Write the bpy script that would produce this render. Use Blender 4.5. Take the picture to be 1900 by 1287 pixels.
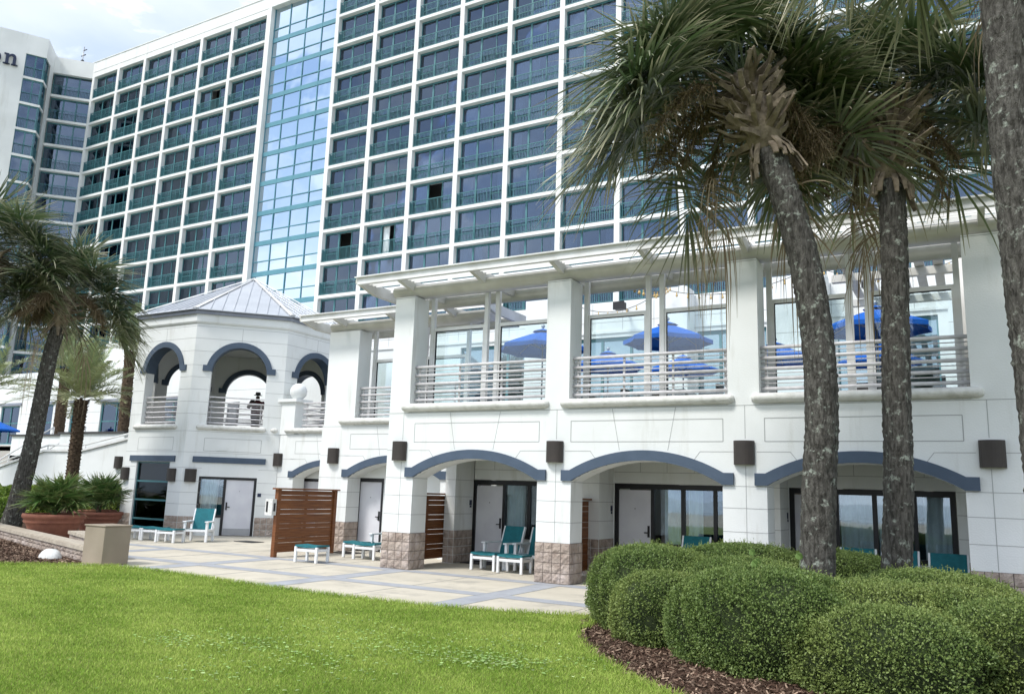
import bpy, math, random
import numpy as np
R = math.radians
random.seed(7); rng = np.random.default_rng(7)
for o in list(bpy.data.objects): bpy.data.objects.remove(o)
scene = bpy.context.scene
col = scene.collection

# ------------------------------------------------------------------ camera
YAW, PITCH, ROLL, HC = -0.51855, 0.177827, 0.0328455, 1.80
from mathutils import Vector, Matrix
cy, sy, cp, sp = math.cos(YAW), math.sin(YAW), math.cos(PITCH), math.sin(PITCH)
fwd = Vector((sy*cp, cy*cp, sp)); rt = Vector((cy, -sy, 0)); up = rt.cross(fwd)
r2 = rt*math.cos(ROLL)+up*math.sin(ROLL); u2 = -rt*math.sin(ROLL)+up*math.cos(ROLL)
cam = bpy.data.objects.new("camera", bpy.data.cameras.new("camera")); col.objects.link(cam)
m = Matrix(((r2.x, u2.x, -fwd.x, 0), (r2.y, u2.y, -fwd.y, 0), (r2.z, u2.z, -fwd.z, HC), (0, 0, 0, 1)))
cam.matrix_world = m
cam.data.sensor_width = 36; cam.data.lens = 36*1489.63/1900
cam.data.clip_start = .1; cam.data.clip_end = 3000
scene.camera = cam
scene.render.resolution_x = 1024; scene.render.resolution_y = 693

# ------------------------------------------------------------------ world, sun, exposure
SUN_EL, SUN_AZ = R(52), R(205)          # azimuth clockwise from +Y: sun in front of the facade, a little to its left
w = bpy.data.worlds.new("World"); scene.world = w; w.use_nodes = True
nt = w.node_tree; nt.nodes.clear(); N = nt.nodes.new; L = nt.links.new
out = N('ShaderNodeOutputWorld'); sky = N('ShaderNodeTexSky'); sky.sky_type = 'NISHITA'; sky.sun_disc = False
sky.sun_elevation = SUN_EL; sky.sun_rotation = SUN_AZ; sky.air_density = 1.2; sky.dust_density = .6; sky.ozone_density = 2
b1 = N('ShaderNodeBackground'); b1.inputs[1].default_value = .10; L(sky.outputs[0], b1.inputs[0])
tc = N('ShaderNodeTexCoord'); mp = N('ShaderNodeMapping'); mp.inputs['Scale'].default_value = (1, 1, 2.2)
mp.inputs['Location'].default_value = (0.35, 1.7, 0.2)
L(tc.outputs['Generated'], mp.inputs[0])
n1 = N('ShaderNodeTexNoise'); n1.inputs['Scale'].default_value = 5.2; n1.inputs['Detail'].default_value = 9; n1.inputs['Roughness'].default_value = .56
n1.inputs['Distortion'].default_value = .35
L(mp.outputs[0], n1.inputs[0])
cr = N('ShaderNodeValToRGB'); cr.color_ramp.elements[0].position = .40; cr.color_ramp.elements[1].position = .54
L(n1.outputs[0], cr.inputs[0])
# the overcast side of the sky lies behind the hotel, broken cloud over the sea
sx = N('ShaderNodeSeparateXYZ'); L(tc.outputs['Generated'], sx.inputs[0])
mr = N('ShaderNodeMapRange'); mr.inputs[1].default_value = -.25; mr.inputs[2].default_value = .45; mr.inputs[3].default_value = 0; mr.inputs[4].default_value = .74
L(sx.outputs['Y'], mr.inputs[0])
mx0 = N('ShaderNodeMath'); mx0.operation = 'MAXIMUM'; L(cr.outputs[0], mx0.inputs[0]); L(mr.outputs[0], mx0.inputs[1])
hz = N('ShaderNodeMapRange'); hz.inputs[1].default_value = .22; hz.inputs[2].default_value = .46; hz.inputs[3].default_value = .95; hz.inputs[4].default_value = 0; L(sx.outputs['Z'], hz.inputs[0])
mx = N('ShaderNodeMath'); mx.operation = 'MAXIMUM'; L(mx0.outputs[0], mx.inputs[0]); L(hz.outputs[0], mx.inputs[1])
bs_ = N('ShaderNodeMapRange'); bs_.inputs[1].default_value = -.5; bs_.inputs[2].default_value = .4; bs_.inputs[3].default_value = 1.05; bs_.inputs[4].default_value = .80; L(sx.outputs['Y'], bs_.inputs[0])
n2 = N('ShaderNodeTexNoise'); n2.inputs['Scale'].default_value = 3.2; n2.inputs['Detail'].default_value = 6; L(mp.outputs[0], n2.inputs[0])
cc = N('ShaderNodeValToRGB'); cc.color_ramp.elements[0].position = .36; cc.color_ramp.elements[1].position = .66
cc.color_ramp.elements[0].color = (.55, .64, .78, 1); cc.color_ramp.elements[1].color = (.93, .96, 1.0, 1)
L(n2.outputs[0], cc.inputs[0])
b2 = N('ShaderNodeBackground'); L(bs_.outputs[0], b2.inputs[1]); L(cc.outputs[0], b2.inputs[0])
ms = N('ShaderNodeMixShader'); L(mx.outputs[0], ms.inputs[0]); L(b1.outputs[0], ms.inputs[1]); L(b2.outputs[0], ms.inputs[2])
L(ms.outputs[0], out.inputs[0])
sun = bpy.data.objects.new("sun", bpy.data.lights.new("sun", 'SUN')); col.objects.link(sun)
sun.data.energy = 1.9; sun.data.angle = R(14); sun.data.color = (1, .96, .9)
sd = Vector((math.sin(SUN_AZ)*math.cos(SUN_EL), math.cos(SUN_AZ)*math.cos(SUN_EL), math.sin(SUN_EL)))
sun.rotation_euler = sd.to_track_quat('Z', 'Y').to_euler()
scene.view_settings.view_transform = 'Standard'; scene.view_settings.look = 'None'
scene.view_settings.exposure = 0.90; scene.view_settings.gamma = 1
scene.render.engine = 'CYCLES'
scene.cycles.max_bounces = 6; scene.cycles.transparent_max_bounces = 12

# ------------------------------------------------------------------ materials
def mat(name, c, rough=.7, var=None, vs=4, bump=0, bs=30, spec=.4, metal=0, detail=4, stretch=None, thr=(.35, .65), dist=.02, c3=None, s3=1.2, t3=(.55, .7), st3=None):
    """base colour c, second colour var mixed by noise of scale vs, third colour c3 as patches, bump noise of scale bs"""
    mt = bpy.data.materials.new(name); mt.use_nodes = True; t = mt.node_tree; p = t.nodes['Principled BSDF']
    p.inputs['Base Color'].default_value = (*c, 1); p.inputs['Roughness'].default_value = rough
    p.inputs['Specular IOR Level'].default_value = spec; p.inputs['Metallic'].default_value = metal
    t.nodes.new('ShaderNodeTexCoord').name = 'TC'; g = t.nodes['TC'].outputs['Object']
    if stretch:
        mm = t.nodes.new('ShaderNodeMapping'); mm.inputs['Scale'].default_value = stretch; t.links.new(g, mm.inputs[0]); g = mm.outputs[0]
    if var:
        n = t.nodes.new('ShaderNodeTexNoise'); n.inputs['Scale'].default_value = vs; n.inputs['Detail'].default_value = detail
        t.links.new(g, n.inputs[0]); r = t.nodes.new('ShaderNodeValToRGB')
        r.color_ramp.elements[0].position, r.color_ramp.elements[1].position = thr
        r.color_ramp.elements[0].color = (*c, 1); r.color_ramp.elements[1].color = (*var, 1)
        t.links.new(n.outputs[0], r.inputs[0]); last = r.outputs[0]
        if c3:
            n = t.nodes.new('ShaderNodeTexNoise'); n.inputs['Scale'].default_value = s3; n.inputs['Detail'].default_value = 8; n.inputs['Roughness'].default_value = .65
            g3 = t.nodes['TC'].outputs['Object']
            if st3: m3 = t.nodes.new('ShaderNodeMapping'); m3.inputs['Scale'].default_value = st3; t.links.new(g3, m3.inputs[0]); g3 = m3.outputs[0]
            t.links.new(g3, n.inputs[0]); q = t.nodes.new('ShaderNodeMapRange')
            q.inputs[1].default_value, q.inputs[2].default_value = t3; t.links.new(n.outputs[0], q.inputs[0])
            mxn = t.nodes.new('ShaderNodeMix'); mxn.data_type = 'RGBA'; t.links.new(q.outputs[0], mxn.inputs[0]); t.links.new(last, mxn.inputs[6])
            mxn.inputs[7].default_value = (*c3, 1); last = mxn.outputs[2]
        t.links.new(last, p.inputs['Base Color'])
    if bump:
        n = t.nodes.new('ShaderNodeTexNoise'); n.inputs['Scale'].default_value = bs; n.inputs['Detail'].default_value = 5
        t.links.new(g, n.inputs[0]); b = t.nodes.new('ShaderNodeBump'); b.inputs['Strength'].default_value = bump; b.inputs['Distance'].default_value = dist
        t.links.new(n.outputs[0], b.inputs['Height']); t.links.new(b.outputs[0], p.inputs['Normal'])
    return mt
def leafmat(name, green, tan, rough=.45, trans=.25, vary=.35, spec=.5):
    """leaf colour: attribute 'dry' 0 green .. 1 tan, attribute 'rnd' brightens and darkens single leaves"""
    mt = bpy.data.materials.new(name); mt.use_nodes = True; t = mt.node_tree; p = t.nodes['Principled BSDF']
    a = t.nodes.new('ShaderNodeAttribute'); a.attribute_name = 'dry'; b = t.nodes.new('ShaderNodeAttribute'); b.attribute_name = 'rnd'
    mx = t.nodes.new('ShaderNodeMix'); mx.data_type = 'RGBA'; t.links.new(a.outputs['Fac'], mx.inputs[0])
    mx.inputs[6].default_value = (*green, 1); mx.inputs[7].default_value = (*tan, 1)
    mr = t.nodes.new('ShaderNodeMapRange'); mr.inputs[3].default_value = 1-vary; mr.inputs[4].default_value = 1+vary*1.3; t.links.new(b.outputs['Fac'], mr.inputs[0])
    ml = t.nodes.new('ShaderNodeVectorMath'); ml.operation = 'SCALE'; t.links.new(mx.outputs[2], ml.inputs[0]); t.links.new(mr.outputs[0], ml.inputs['Scale'])
    t.links.new(ml.outputs[0], p.inputs['Base Color']); p.inputs['Roughness'].default_value = rough; p.inputs['Specular IOR Level'].default_value = spec
    tr = t.nodes.new('ShaderNodeBsdfTranslucent'); t.links.new(ml.outputs[0], tr.inputs[0]); m2 = t.nodes.new('ShaderNodeMixShader'); m2.inputs[0].default_value = trans
    t.links.new(p.outputs[0], m2.inputs[1]); t.links.new(tr.outputs[0], m2.inputs[2]); t.links.new(m2.outputs[0], t.nodes['Material Output'].inputs[0])
    return mt
def glassmat(name, tint, base, lo, wav=.0, ws=.6, rough=.02):
    """window pane: see-through, reflection rises towards grazing angles"""
    mt = bpy.data.materials.new(name); mt.use_nodes = True; t = mt.node_tree; t.nodes.clear(); n = t.nodes.new
    o = n('ShaderNodeOutputMaterial'); tr = n('ShaderNodeBsdfTransparent'); tr.inputs[0].default_value = (*base, 1)
    g = n('ShaderNodeBsdfGlossy'); g.inputs[0].default_value = (*tint, 1); g.inputs['Roughness'].default_value = rough
    f = n('ShaderNodeFresnel'); f.inputs[0].default_value = 1.5; mr = n('ShaderNodeMapRange'); mr.inputs[3].default_value = lo; mr.inputs[4].default_value = 1
    t.links.new(f.outputs[0], mr.inputs[0]); m = n('ShaderNodeMixShader'); t.links.new(mr.outputs[0], m.inputs[0])
    t.links.new(tr.outputs[0], m.inputs[1]); t.links.new(g.outputs[0], m.inputs[2]); t.links.new(m.outputs[0], o.inputs[0])
    if wav:
        c = n('ShaderNodeTexCoord'); z = n('ShaderNodeTexNoise'); z.inputs['Scale'].default_value = ws; z.inputs['Detail'].default_value = 2
        c = n('ShaderNodeNewGeometry'); t.links.new(c.outputs['Position'], z.inputs[0]); b = n('ShaderNodeBump'); b.inputs['Strength'].default_value = wav; b.inputs['Distance'].default_value = .05
        t.links.new(z.outputs[0], b.inputs['Height']); t.links.new(b.outputs[0], g.inputs['Normal']); t.links.new(b.outputs[0], f.inputs['Normal'])
    return mt
M = dict(
 stucco=mat('stucco', (.74, .76, .755), .85, (.68, .70, .69), .9, .35, 38, .2, detail=6, dist=.012, c3=(.50, .50, .455), s3=1.0, t3=(.56, .86), st3=(2.6, 2.6, .4)),
 joint=mat('stucco_joint', (.36, .37, .37), .9),
 tower=mat('tower_concrete', (.75, .76, .74), .85, (.66, .67, .65), .35, .15, 8, .2, detail=8, c3=(.52, .52, .48), s3=.5, t3=(.55, .82), st3=(2, 2, .3)),
 navy=mat('navy_paint', (.050, .076, .115), .6, (.062, .09, .135), 3, .1, 30),
 sill=mat('sill_stone', (.66, .66, .63), .8, (.50, .50, .46), 6, .5, 40, .2, detail=7, thr=(.45, .75)),
 block=mat('split_face_block', (.42, .355, .305), .95, (.28, .225, .19), 5, 1.0, 14, .15, detail=8, dist=.05, c3=(.50, .43, .39), s3=2.3, t3=(.5, .7)),
 mortar=mat('mortar', (.12, .10, .095), .95),
 whitemetal=mat('white_metal', (.70, .71, .71), .45, (.60, .60, .58), 2.5, 0),
 ivory=mat('canopy_soffit_paint', (.62, .61, .57), .6, (.52, .51, .47), 2.2, 0),
 rail=mat('railing_paint', (.62, .61, .62), .4, (.50, .49, .50), 8, 0),
 teal=mat('teal_metal', (.05, .155, .175), .5, (.06, .185, .205), 2),
 tealband=mat('teal_spandrel', (.10, .26, .32), .45, (.085, .23, .29), 1),
 tealfabric=mat('teal_sling_fabric', (.007, .12, .145), .75, (.01, .15, .18), 12, .2, 300),
 polywhite=mat('white_poly_lumber', (.74, .76, .78), .4),
 darkframe=mat('black_frame', (.012, .012, .014), .4),
 door=mat('door_paint', (.66, .665, .70), .5, (.60, .60, .645), 2.5, 0, c3=(.52, .52, .56), s3=2.2, t3=(.6, .8)),
 bronze=mat('dark_bronze', (.032, .026, .022), .5, (.04, .032, .028), 4),
 wood=mat('stained_wood', (.21, .075, .02), .5, (.12, .038, .01), 3, .3, 12, stretch=(1, .6, 14)),
 curtain=mat('curtain_cloth', (.86, .90, .90), .9, (.68, .73, .74), 3),
 dark=mat('dark_interior', (.02, .022, .026), .9),
 room=mat('room_interior', (.09, .085, .08), .9),
 pane=glassmat('window_pane', (.75, .85, .95), (.90, .95, .96), .13, .06, .8),
 panetower=glassmat('tower_pane', (.50, .62, .80), (.50, .54, .60), .13, .5, .28),
 mirror=glassmat('curtain_wall_glass', (.66, .77, .86), (.25, .32, .38), .78, .40, .30),
 podiumglass=glassmat('restaurant_glass', (.55, .68, .76), (.5, .6, .62), .45, .4, .4),
 tintedglass=glassmat('tinted_glass', (.22, .25, .28), (.35, .38, .40), .12, .1, .6),
 screenglass=glassmat('clear_screen_glass', (.9, .95, 1), (.88, .94, .94), .02),
 conc=mat('patio_concrete', (.56, .515, .425), .9, (.49, .45, .37), 1.2, .25, 60, .2, detail=10, c3=(.33, .31, .27), s3=1.4, t3=(.52, .74)),
 band=mat('grey_paver_band', (.31, .32, .345), .9, (.37, .385, .41), 2.4, .3, 20, .2, detail=8),
 metalroof=mat('standing_seam_metal', (.58, .60, .63), .38, (.52, .54, .57), 1.5, 0, metal=.5),
 rooftrim=mat('roof_trim_metal', (.20, .22, .27), .5, (.25, .27, .32), 4),
 terracotta=mat('terracotta', (.27, .11, .068), .8, (.21, .08, .052), 5, .2, 30),
 tan=mat('tan_panel', (.31, .26, .20), .8, (.27, .225, .17), 2, .1, 60),
 stonecap=mat('wall_cap_stone', (.46, .41, .33), .9, (.36, .31, .25), 6, .4, 30),
 mulch=mat('mulch', (.055, .032, .022), 1, (.11, .07, .05), 22, 1, 40, .1, detail=8, dist=.05),
 soil=mat('lawn_soil', (.16, .20, .035), 1, (.11, .14, .025), 9, .4, 60),
 trunk=mat('palm_bark', (.135, .128, .115), .95, (.046, .043, .038), 11, 1.0, 30, .1, detail=8, dist=.04, stretch=(2.6, 2.6, .6), c3=(.33, .36, .31), s3=9, t3=(.57, .66)),
 trunktop=mat('palm_bark_smooth', (.075, .066, .056), .95, (.030, .026, .022), 6, .9, 16, .1, detail=6, dist=.04, stretch=(.6, .6, 5)),
 trunk2=mat('date_palm_bark', (.13, .095, .065), .95, (.05, .035, .025), 12, .8, 30, .1),
 boot=mat('leaf_base', (.25, .205, .15), .85, (.12, .095, .065), 9, .5, 30, stretch=(1, 1, 1)),
 fruit=mat('palm_fruit_stalk', (.12, .085, .02), .8, (.06, .045, .015), 20),
 umb=mat('blue_canvas', (.002, .115, .52), .8, (.002, .10, .46), 3),
 alu=mat('grey_pole', (.35, .36, .38), .4, metal=.5),
 black=mat('black_plastic', (.015, .015, .017), .5),
 sand=mat('sand', (.45, .39, .30), 1, (.38, .33, .25), .1),
 sea=mat('sea_water', (.03, .09, .11), .15, (.05, .14, .15), .05),
 foam=mat('sea_foam', (.7, .72, .72), .8),
 bulb=mat('bulb_glass', (.55, .38, .15), .3),
 skin=mat('skin', (.06, .035, .025), .6), shirt=mat('dark_red_shirt', (.07, .008, .012), .9), hat=mat('grey_felt_hat', (.05, .052, .048), .9),
 letter=mat('navy_letter', (.012, .022, .06), .4),
 whitestone=mat('white_plastic', (.7, .7, .68), .6, (.55, .55, .52), 20),
 planterdark=mat('dark_coping', (.05, .05, .05), .8), plaza=mat('plaza_paving', (.42, .40, .37), .9, (.36, .34, .31), 1),
)
M['palm'] = leafmat('sabal_leaf', (.045, .10, .028), (.50, .45, .33), .32, .2, .5)
M['deadpalm'] = leafmat('dead_palm_leaf', (.12, .085, .045), (.30, .24, .16), .7, .1, .4, .2)
M['phoenix'] = leafmat('date_palm_leaf', (.20, .27, .13), (.42, .37, .2), .5, .2, .3)
M['fan'] = leafmat('fan_palm_leaf', (.05, .15, .03), (.26, .24, .10), .4, .2, .4)
M['shrub'] = leafmat('boxwood_leaf', (.085, .15, .04), (.22, .26, .075), .5, .25, .5, .35)
M['hedge'] = leafmat('hedge_leaf', (.07, .15, .02), (.26, .32, .05), .4, .25, .5)
M['grass'] = leafmat('grass_blade', (.215, .36, .042), (.44, .48, .14), .6, .3, .45, .2)
M['clover'] = leafmat('clover_leaf', (.26, .42, .12), (.42, .52, .24), .6, .3, .4, .2)
M['chip'] = leafmat('wood_chip', (.07, .042, .03), (.30, .22, .16), .9, 0, .5, .1)
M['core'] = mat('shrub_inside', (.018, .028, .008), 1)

# ------------------------------------------------------------------ mesh builder
class MB:
    def __init__(s): s.v = []; s.f = []; s.m = []; s.sm = []; s.mi = 0; s.smooth = False
    def add(s, vs, fs, smooth=None):
        o = len(s.v); s.v += [tuple(v) for v in vs]
        for f in fs: s.f.append(tuple(o+i for i in f)); s.m.append(s.mi); s.sm.append(s.smooth if smooth is None else smooth)
    def box(s, x0, x1, y0, y1, z0, z1):
        s.add([(x, y, z) for z in (z0, z1) for y in (y0, y1) for x in (x0, x1)], [(0, 2, 3, 1), (4, 5, 7, 6), (0, 1, 5, 4), (2, 6, 7, 3), (0, 4, 6, 2), (1, 3, 7, 5)])
    def obox(s, O, d, s0, s1, t0, t1, z0, z1):
        n = (-d[1], d[0])
        s.add([(O[0]+d[0]*a+n[0]*b, O[1]+d[1]*a+n[1]*b, z) for z in (z0, z1) for b in (t0, t1) for a in (s0, s1)], [(0, 2, 3, 1), (4, 5, 7, 6), (0, 1, 5, 4), (2, 6, 7, 3), (0, 4, 6, 2), (1, 3, 7, 5)])
    def quad(s, *p): s.add(p, [tuple(range(len(p)))])
    def tube(s, pts, r, n=8, caps=True, smooth=True):
        pts = [Vector(p) for p in pts]; rs = r if isinstance(r, (list, tuple)) else [r]*len(pts)
        vs = []; 
        for i, p in enumerate(pts):
            t = (pts[min(i+1, len(pts)-1)]-pts[max(i-1, 0)]).normalized()
            a = t.cross(Vector((0, 0, 1))) if abs(t.z) < .95 else t.cross(Vector((0, 1, 0)))
            a.normalize(); b = t.cross(a)
            for k in range(n): q = 2*math.pi*k/n; vs.append(p+(a*math.cos(q)+b*math.sin(q))*rs[i])
        fs = [(i*n+k, i*n+(k+1) % n, (i+1)*n+(k+1) % n, (i+1)*n+k) for i in range(len(pts)-1) for k in range(n)]
        s.add(vs, fs, smooth)
        if caps: o = len(s.v)-len(vs); s.f += [tuple(o+k for k in range(n-1, -1, -1)), tuple(o+(len(pts)-1)*n+k for k in range(n))]; s.m += [s.mi]*2; s.sm += [False]*2
    def lathe(s, prof, n=20, c=(0, 0, 0), smooth=True, sxy=(1, 1)):
        vs = [(c[0]+r*math.cos(2*math.pi*k/n)*sxy[0], c[1]+r*math.sin(2*math.pi*k/n)*sxy[1], c[2]+z) for r, z in prof for k in range(n)]
        s.add(vs, [(i*n+k, i*n+(k+1) % n, (i+1)*n+(k+1) % n, (i+1)*n+k) for i in range(len(prof)-1) for k in range(n)], smooth)
    def build(s, name, mats, parent=None, loc=None, **kw):
        if not isinstance(mats, (list, tuple)): mats = [mats]
        me = bpy.data.meshes.new(name); off = wpos(parent) if parent and loc is None else (Vector(loc) if loc else Vector((0, 0, 0)))
        me.from_pydata([(x-off.x, y-off.y, z-off.z) for x, y, z in s.v], [], s.f)
        for q in mats: me.materials.append(M[q] if isinstance(q, str) else q)
        me.polygons.foreach_set('material_index', s.m); me.polygons.foreach_set('use_smooth', s.sm); me.update()
        o = bpy.data.objects.new(name, me); col.objects.link(o)
        if parent: o.parent = parent
        elif loc: o.location = loc
        tag(o, **kw); return o
def wpos(o):
    v = Vector((0, 0, 0))
    while o: v += o.location; o = o.parent
    return v
def tag(o, label=None, cat=None, group=None, kind=None):
    if label: o['label'] = label
    if cat: o['category'] = cat
    if group: o['group'] = group
    if kind: o['kind'] = kind
    return o
def empty(name, loc, label=None, cat=None, group=None, rz=0):
    o = bpy.data.objects.new(name, None); col.objects.link(o); o.location = loc; o.rotation_euler.z = rz; o.empty_display_size = .2
    return tag(o, label, cat, group)
KIDS = {}
def copy_tree(o, parent=None, loc=None, rz=None, label=None):
    c = o.copy(); col.objects.link(c); c.parent = parent
    if loc is not None: c.location = loc
    if rz is not None: c.rotation_euler.z = rz
    if label: c['label'] = label
    for ch in list(o.children): copy_tree(ch, c)
    return c
def mesh_np(name, V, F, mats, parent=None, dry=None, rnd=None, F3=None, **kw):
    off = wpos(parent) if parent else Vector((0, 0, 0)); V = np.asarray(V, np.float32)-np.array(off, np.float32)
    me = bpy.data.meshes.new(name); F = np.asarray(F, np.int32); k = F.shape[1]
    me.vertices.add(len(V)); me.vertices.foreach_set('co', V.ravel())
    me.loops.add(F.size); me.loops.foreach_set('vertex_index', F.ravel())
    me.polygons.add(len(F)); me.polygons.foreach_set('loop_start', np.arange(0, F.size, k, dtype=np.int32)); me.polygons.foreach_set('loop_total', np.full(len(F), k, np.int32))
    me.materials.append(M[mats]); me.update(calc_edges=True); me.validate()
    for n, a in (('dry', dry), ('rnd', rnd)):
        if a is not None: at = me.attributes.new(n, 'FLOAT', 'POINT'); at.data.foreach_set('value', np.asarray(a, np.float32))
    o = bpy.data.objects.new(name, me); col.objects.link(o)
    if parent: o.parent = parent
    return tag(o, **kw)

# ------------------------------------------------------------------ walls with openings
def arc(op, s):
    c = (op['s0']+op['s1'])/2; h = (op['s1']-op['s0'])/2; r = op.get('rise', 0)
    if r <= 0: return op['zs']
    Rr = (h*h+r*r)/(2*r); return op['zs']-(Rr-r)+math.sqrt(max(Rr*Rr-(s-c)**2, 0))
def arched_wall(mb, O, d, s0, s1, z0, z1, th, ops, nseg=18):
    n = (-d[1], d[0]); P = lambda s, t, z: (O[0]+d[0]*s+n[0]*t, O[1]+d[1]*s+n[1]*t, z)
    br = {s0, s1}
    for o in ops:
        k = nseg if o.get('rise', 0) > 0 else 1
        for i in range(k+1):
            # cosine spacing puts more segments at the steep feet
            f = .5-.5*math.cos(math.pi*i/k) if k > 1 else i
            br.add(round(o['s0']+(o['s1']-o['s0'])*f, 5))
    br = sorted(br)
    for a, b in zip(br[:-1], br[1:]):
        o = next((o for o in ops if o['s0']-1e-4 <= a and b <= o['s1']+1e-4), None)
        iv = [(z0, z0, z1, z1)] if not o else ([(z0, z0, o['zb'], o['zb'])] if o['zb'] > z0+1e-4 else [])+[(arc(o, a), arc(o, b), z1, z1)]
        for la, lb, ha, hb in iv:
            mb.quad(P(a, 0, la), P(b, 0, lb), P(b, 0, hb), P(a, 0, ha)); mb.quad(P(b, th, lb), P(a, th, la), P(a, th, ha), P(b, th, hb))
            mb.quad(P(a, 0, ha), P(b, 0, hb), P(b, th, hb), P(a, th, ha)); mb.quad(P(a, th, la), P(b, th, lb), P(b, 0, lb), P(a, 0, la))
    for o in ops:
        mb.quad(P(o['s0'], 0, o['zb']), P(o['s0'], 0, o['zs']), P(o['s0'], th, o['zs']), P(o['s0'], th, o['zb']))
        mb.quad(P(o['s1'], 0, o['zs']), P(o['s1'], 0, o['zb']), P(o['s1'], th, o['zb']), P(o['s1'], th, o['zs']))
    for s, fl in ((s0, 0), (s1, 1)):
        q = [P(s, 0, z0), P(s, 0, z1), P(s, th, z1), P(s, th, z0)]; mb.quad(*(q[::-1] if fl else q))
def moulding(mb, O, d, op, w, ear, ph, t0, t1, nseg=26):
    """arched band of width w round the opening with square ears of height ph at the feet"""
    n = (-d[1], d[0]); P = lambda s, t, z: (O[0]+d[0]*s+n[0]*t, O[1]+d[1]*s+n[1]*t, z)
    c = (op['s0']+op['s1'])/2; h = (op['s1']-op['s0'])/2; r = op['rise']; Rr = (h*h+r*r)/(2*r); zc = op['zs']+r-Rr
    a0 = math.asin(min(h/Rr, 1)); I = []; U = []
    for i in range(nseg+1):
        a = -a0+2*a0*i/nseg; I.append((c+Rr*math.sin(a), zc+Rr*math.cos(a))); U.append((c+(Rr+w)*math.sin(a), zc+(Rr+w)*math.cos(a)))
    Ro = Rr+w; zt = op['zs']+ph
    so = math.sqrt(max(Ro*Ro-(zt-zc)**2, 0))            # where the outer curve reaches the ears' top
    U = [(s, z) if z > zt else ((c-so if s < c else c+so), zt) for s, z in U]
    for i in range(nseg):
        q = [I[i], I[i+1], U[i+1], U[i]]
        mb.quad(*[P(s, t0, z) for s, z in q]); mb.quad(*[P(s, t1, z) for s, z in q[::-1]])
        mb.quad(P(I[i][0], t1, I[i][1]), P(I[i+1][0], t1, I[i+1][1]), P(I[i+1][0], t0, I[i+1][1]), P(I[i][0], t0, I[i][1]))
        if U[i][1] > zt-1e-4 or U[i+1][1] > zt: mb.quad(P(U[i][0], t0, U[i][1]), P(U[i+1][0], t0, U[i+1][1]), P(U[i+1][0], t1, U[i+1][1]), P(U[i][0], t1, U[i][1]))
    for sg in (-1, 1):
        e0, e1 = c+sg*(h), c+sg*(h+ear); inn = c+sg*so
        pts = [(e0, op['zs']), (e1, op['zs']), (e1, zt), (inn, zt)]
        if sg < 0: pts = pts[::-1]
        mb.quad(*[P(s, t0, z) for s, z in pts]); mb.quad(*[P(s, t1, z) for s, z in pts[::-1]])
        mb.quad(P(e0, t0, op['zs']), P(e0, t1, op['zs']), P(e1, t1, op['zs']), P(e1, t0, op['zs']))
        mb.quad(P(e1, t0, op['zs']), P(e1, t1, op['zs']), P(e1, t1, zt), P(e1, t0, zt)); mb.quad(P(e1, t0, zt), P(e1, t1, zt), P(inn, t1, zt), P(inn, t0, zt))
def seg(mb, O, d, a, b, wd=.011, t=-.003, th=.004):
    """a scored joint: thin dark strip from a=(s,z) to b=(s,z) on the wall plane"""
    n = (-d[1], d[0]); P = lambda s, t, z: (O[0]+d[0]*s+n[0]*t, O[1]+d[1]*s+n[1]*t, z)
    v = Vector((b[0]-a[0], b[1]-a[1])).normalized(); q = (-v.y*wd/2, v.x*wd/2)
    pts = [(a[0]-q[0], a[1]-q[1]), (b[0]-q[0], b[1]-q[1]), (b[0]+q[0], b[1]+q[1]), (a[0]+q[0], a[1]+q[1])]
    if (b[0]-a[0])*1+(b[1]-a[1])*.001 < 0: pass
    mb.add([P(s, t, z) for s, z in pts]+[P(s, t+th, z) for s, z in pts], [(0, 1, 2, 3), (0, 4, 5, 1), (1, 5, 6, 2), (2, 6, 7, 3), (3, 7, 4, 0)])
def blocks(mb, O, d, s0, s1, z0, z1, t=-.02, cw=.195, ch=.2):
    """split-faced blocks standing 2 cm proud of the mortar, each a little different"""
    n = (-d[1], d[0]); nx = max(1, round((s1-s0)/cw)); nz = max(1, round((z1-z0)/ch)); P = lambda s, t, z: (O[0]+d[0]*s+n[0]*t, O[1]+d[1]*s+n[1]*t, z)
    for i in range(nx):
        for j in range(nz):
            a, b = s0+(s1-s0)*i/nx+.006, s0+(s1-s0)*(i+1)/nx-.006; c, e = z0+(z1-z0)*j/nz+.006, z0+(z1-z0)*(j+1)/nz-.006
            k = [[0]*4 for _ in range(4)]; vs = []
            for q in range(4):
                for p in range(4):
                    edge = p in (0, 3) or q in (0, 3)
                    vs.append(P(a+(b-a)*p/3, t*(.45 if edge else 1)+(0 if edge else random.uniform(-.014, .008)), c+(e-c)*q/3))
            fs = [(q*4+p, q*4+p+1, q*4+p+5, q*4+p+4) for q in range(3) for p in range(3)]
            base = len(vs); vs += [P(a, .0, c), P(b, .0, c), P(b, .0, e), P(a, .0, e)]
            fs += [(base, base+1, 3, 0), (base+1, base+2, 15, 3), (base+2, base+3, 12, 15), (base+3, base, 0, 12)]
            mb.add(vs, fs)
def sill(mb, O, d, s0, s1, zc=3.645, rz=.098, ry=.17, t=.02):
    n = (-d[1], d[0]); rings = []; K = 14
    prof = [(0, 0), (.01, .45), (.04, .8), (.1, 1), ((s1-s0)-.1, 1), ((s1-s0)-.04, .8), ((s1-s0)-.01, .45), (s1-s0, 0)]
    vs = []
    for ds, f in prof:
        for k in range(K):
            a = 2*math.pi*k/K; u = t-ry*f*math.cos(a); z = zc+rz*f*math.sin(a); s = s0+ds
            vs.append((O[0]+d[0]*s+n[0]*u, O[1]+d[1]*s+n[1]*u, z))
    mb.add(vs, [(i*K+k, i*K+(k+1) % K, (i+1)*K+(k+1) % K, (i+1)*K+k) for i in range(len(prof)-1) for k in range(K)], True)
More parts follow.
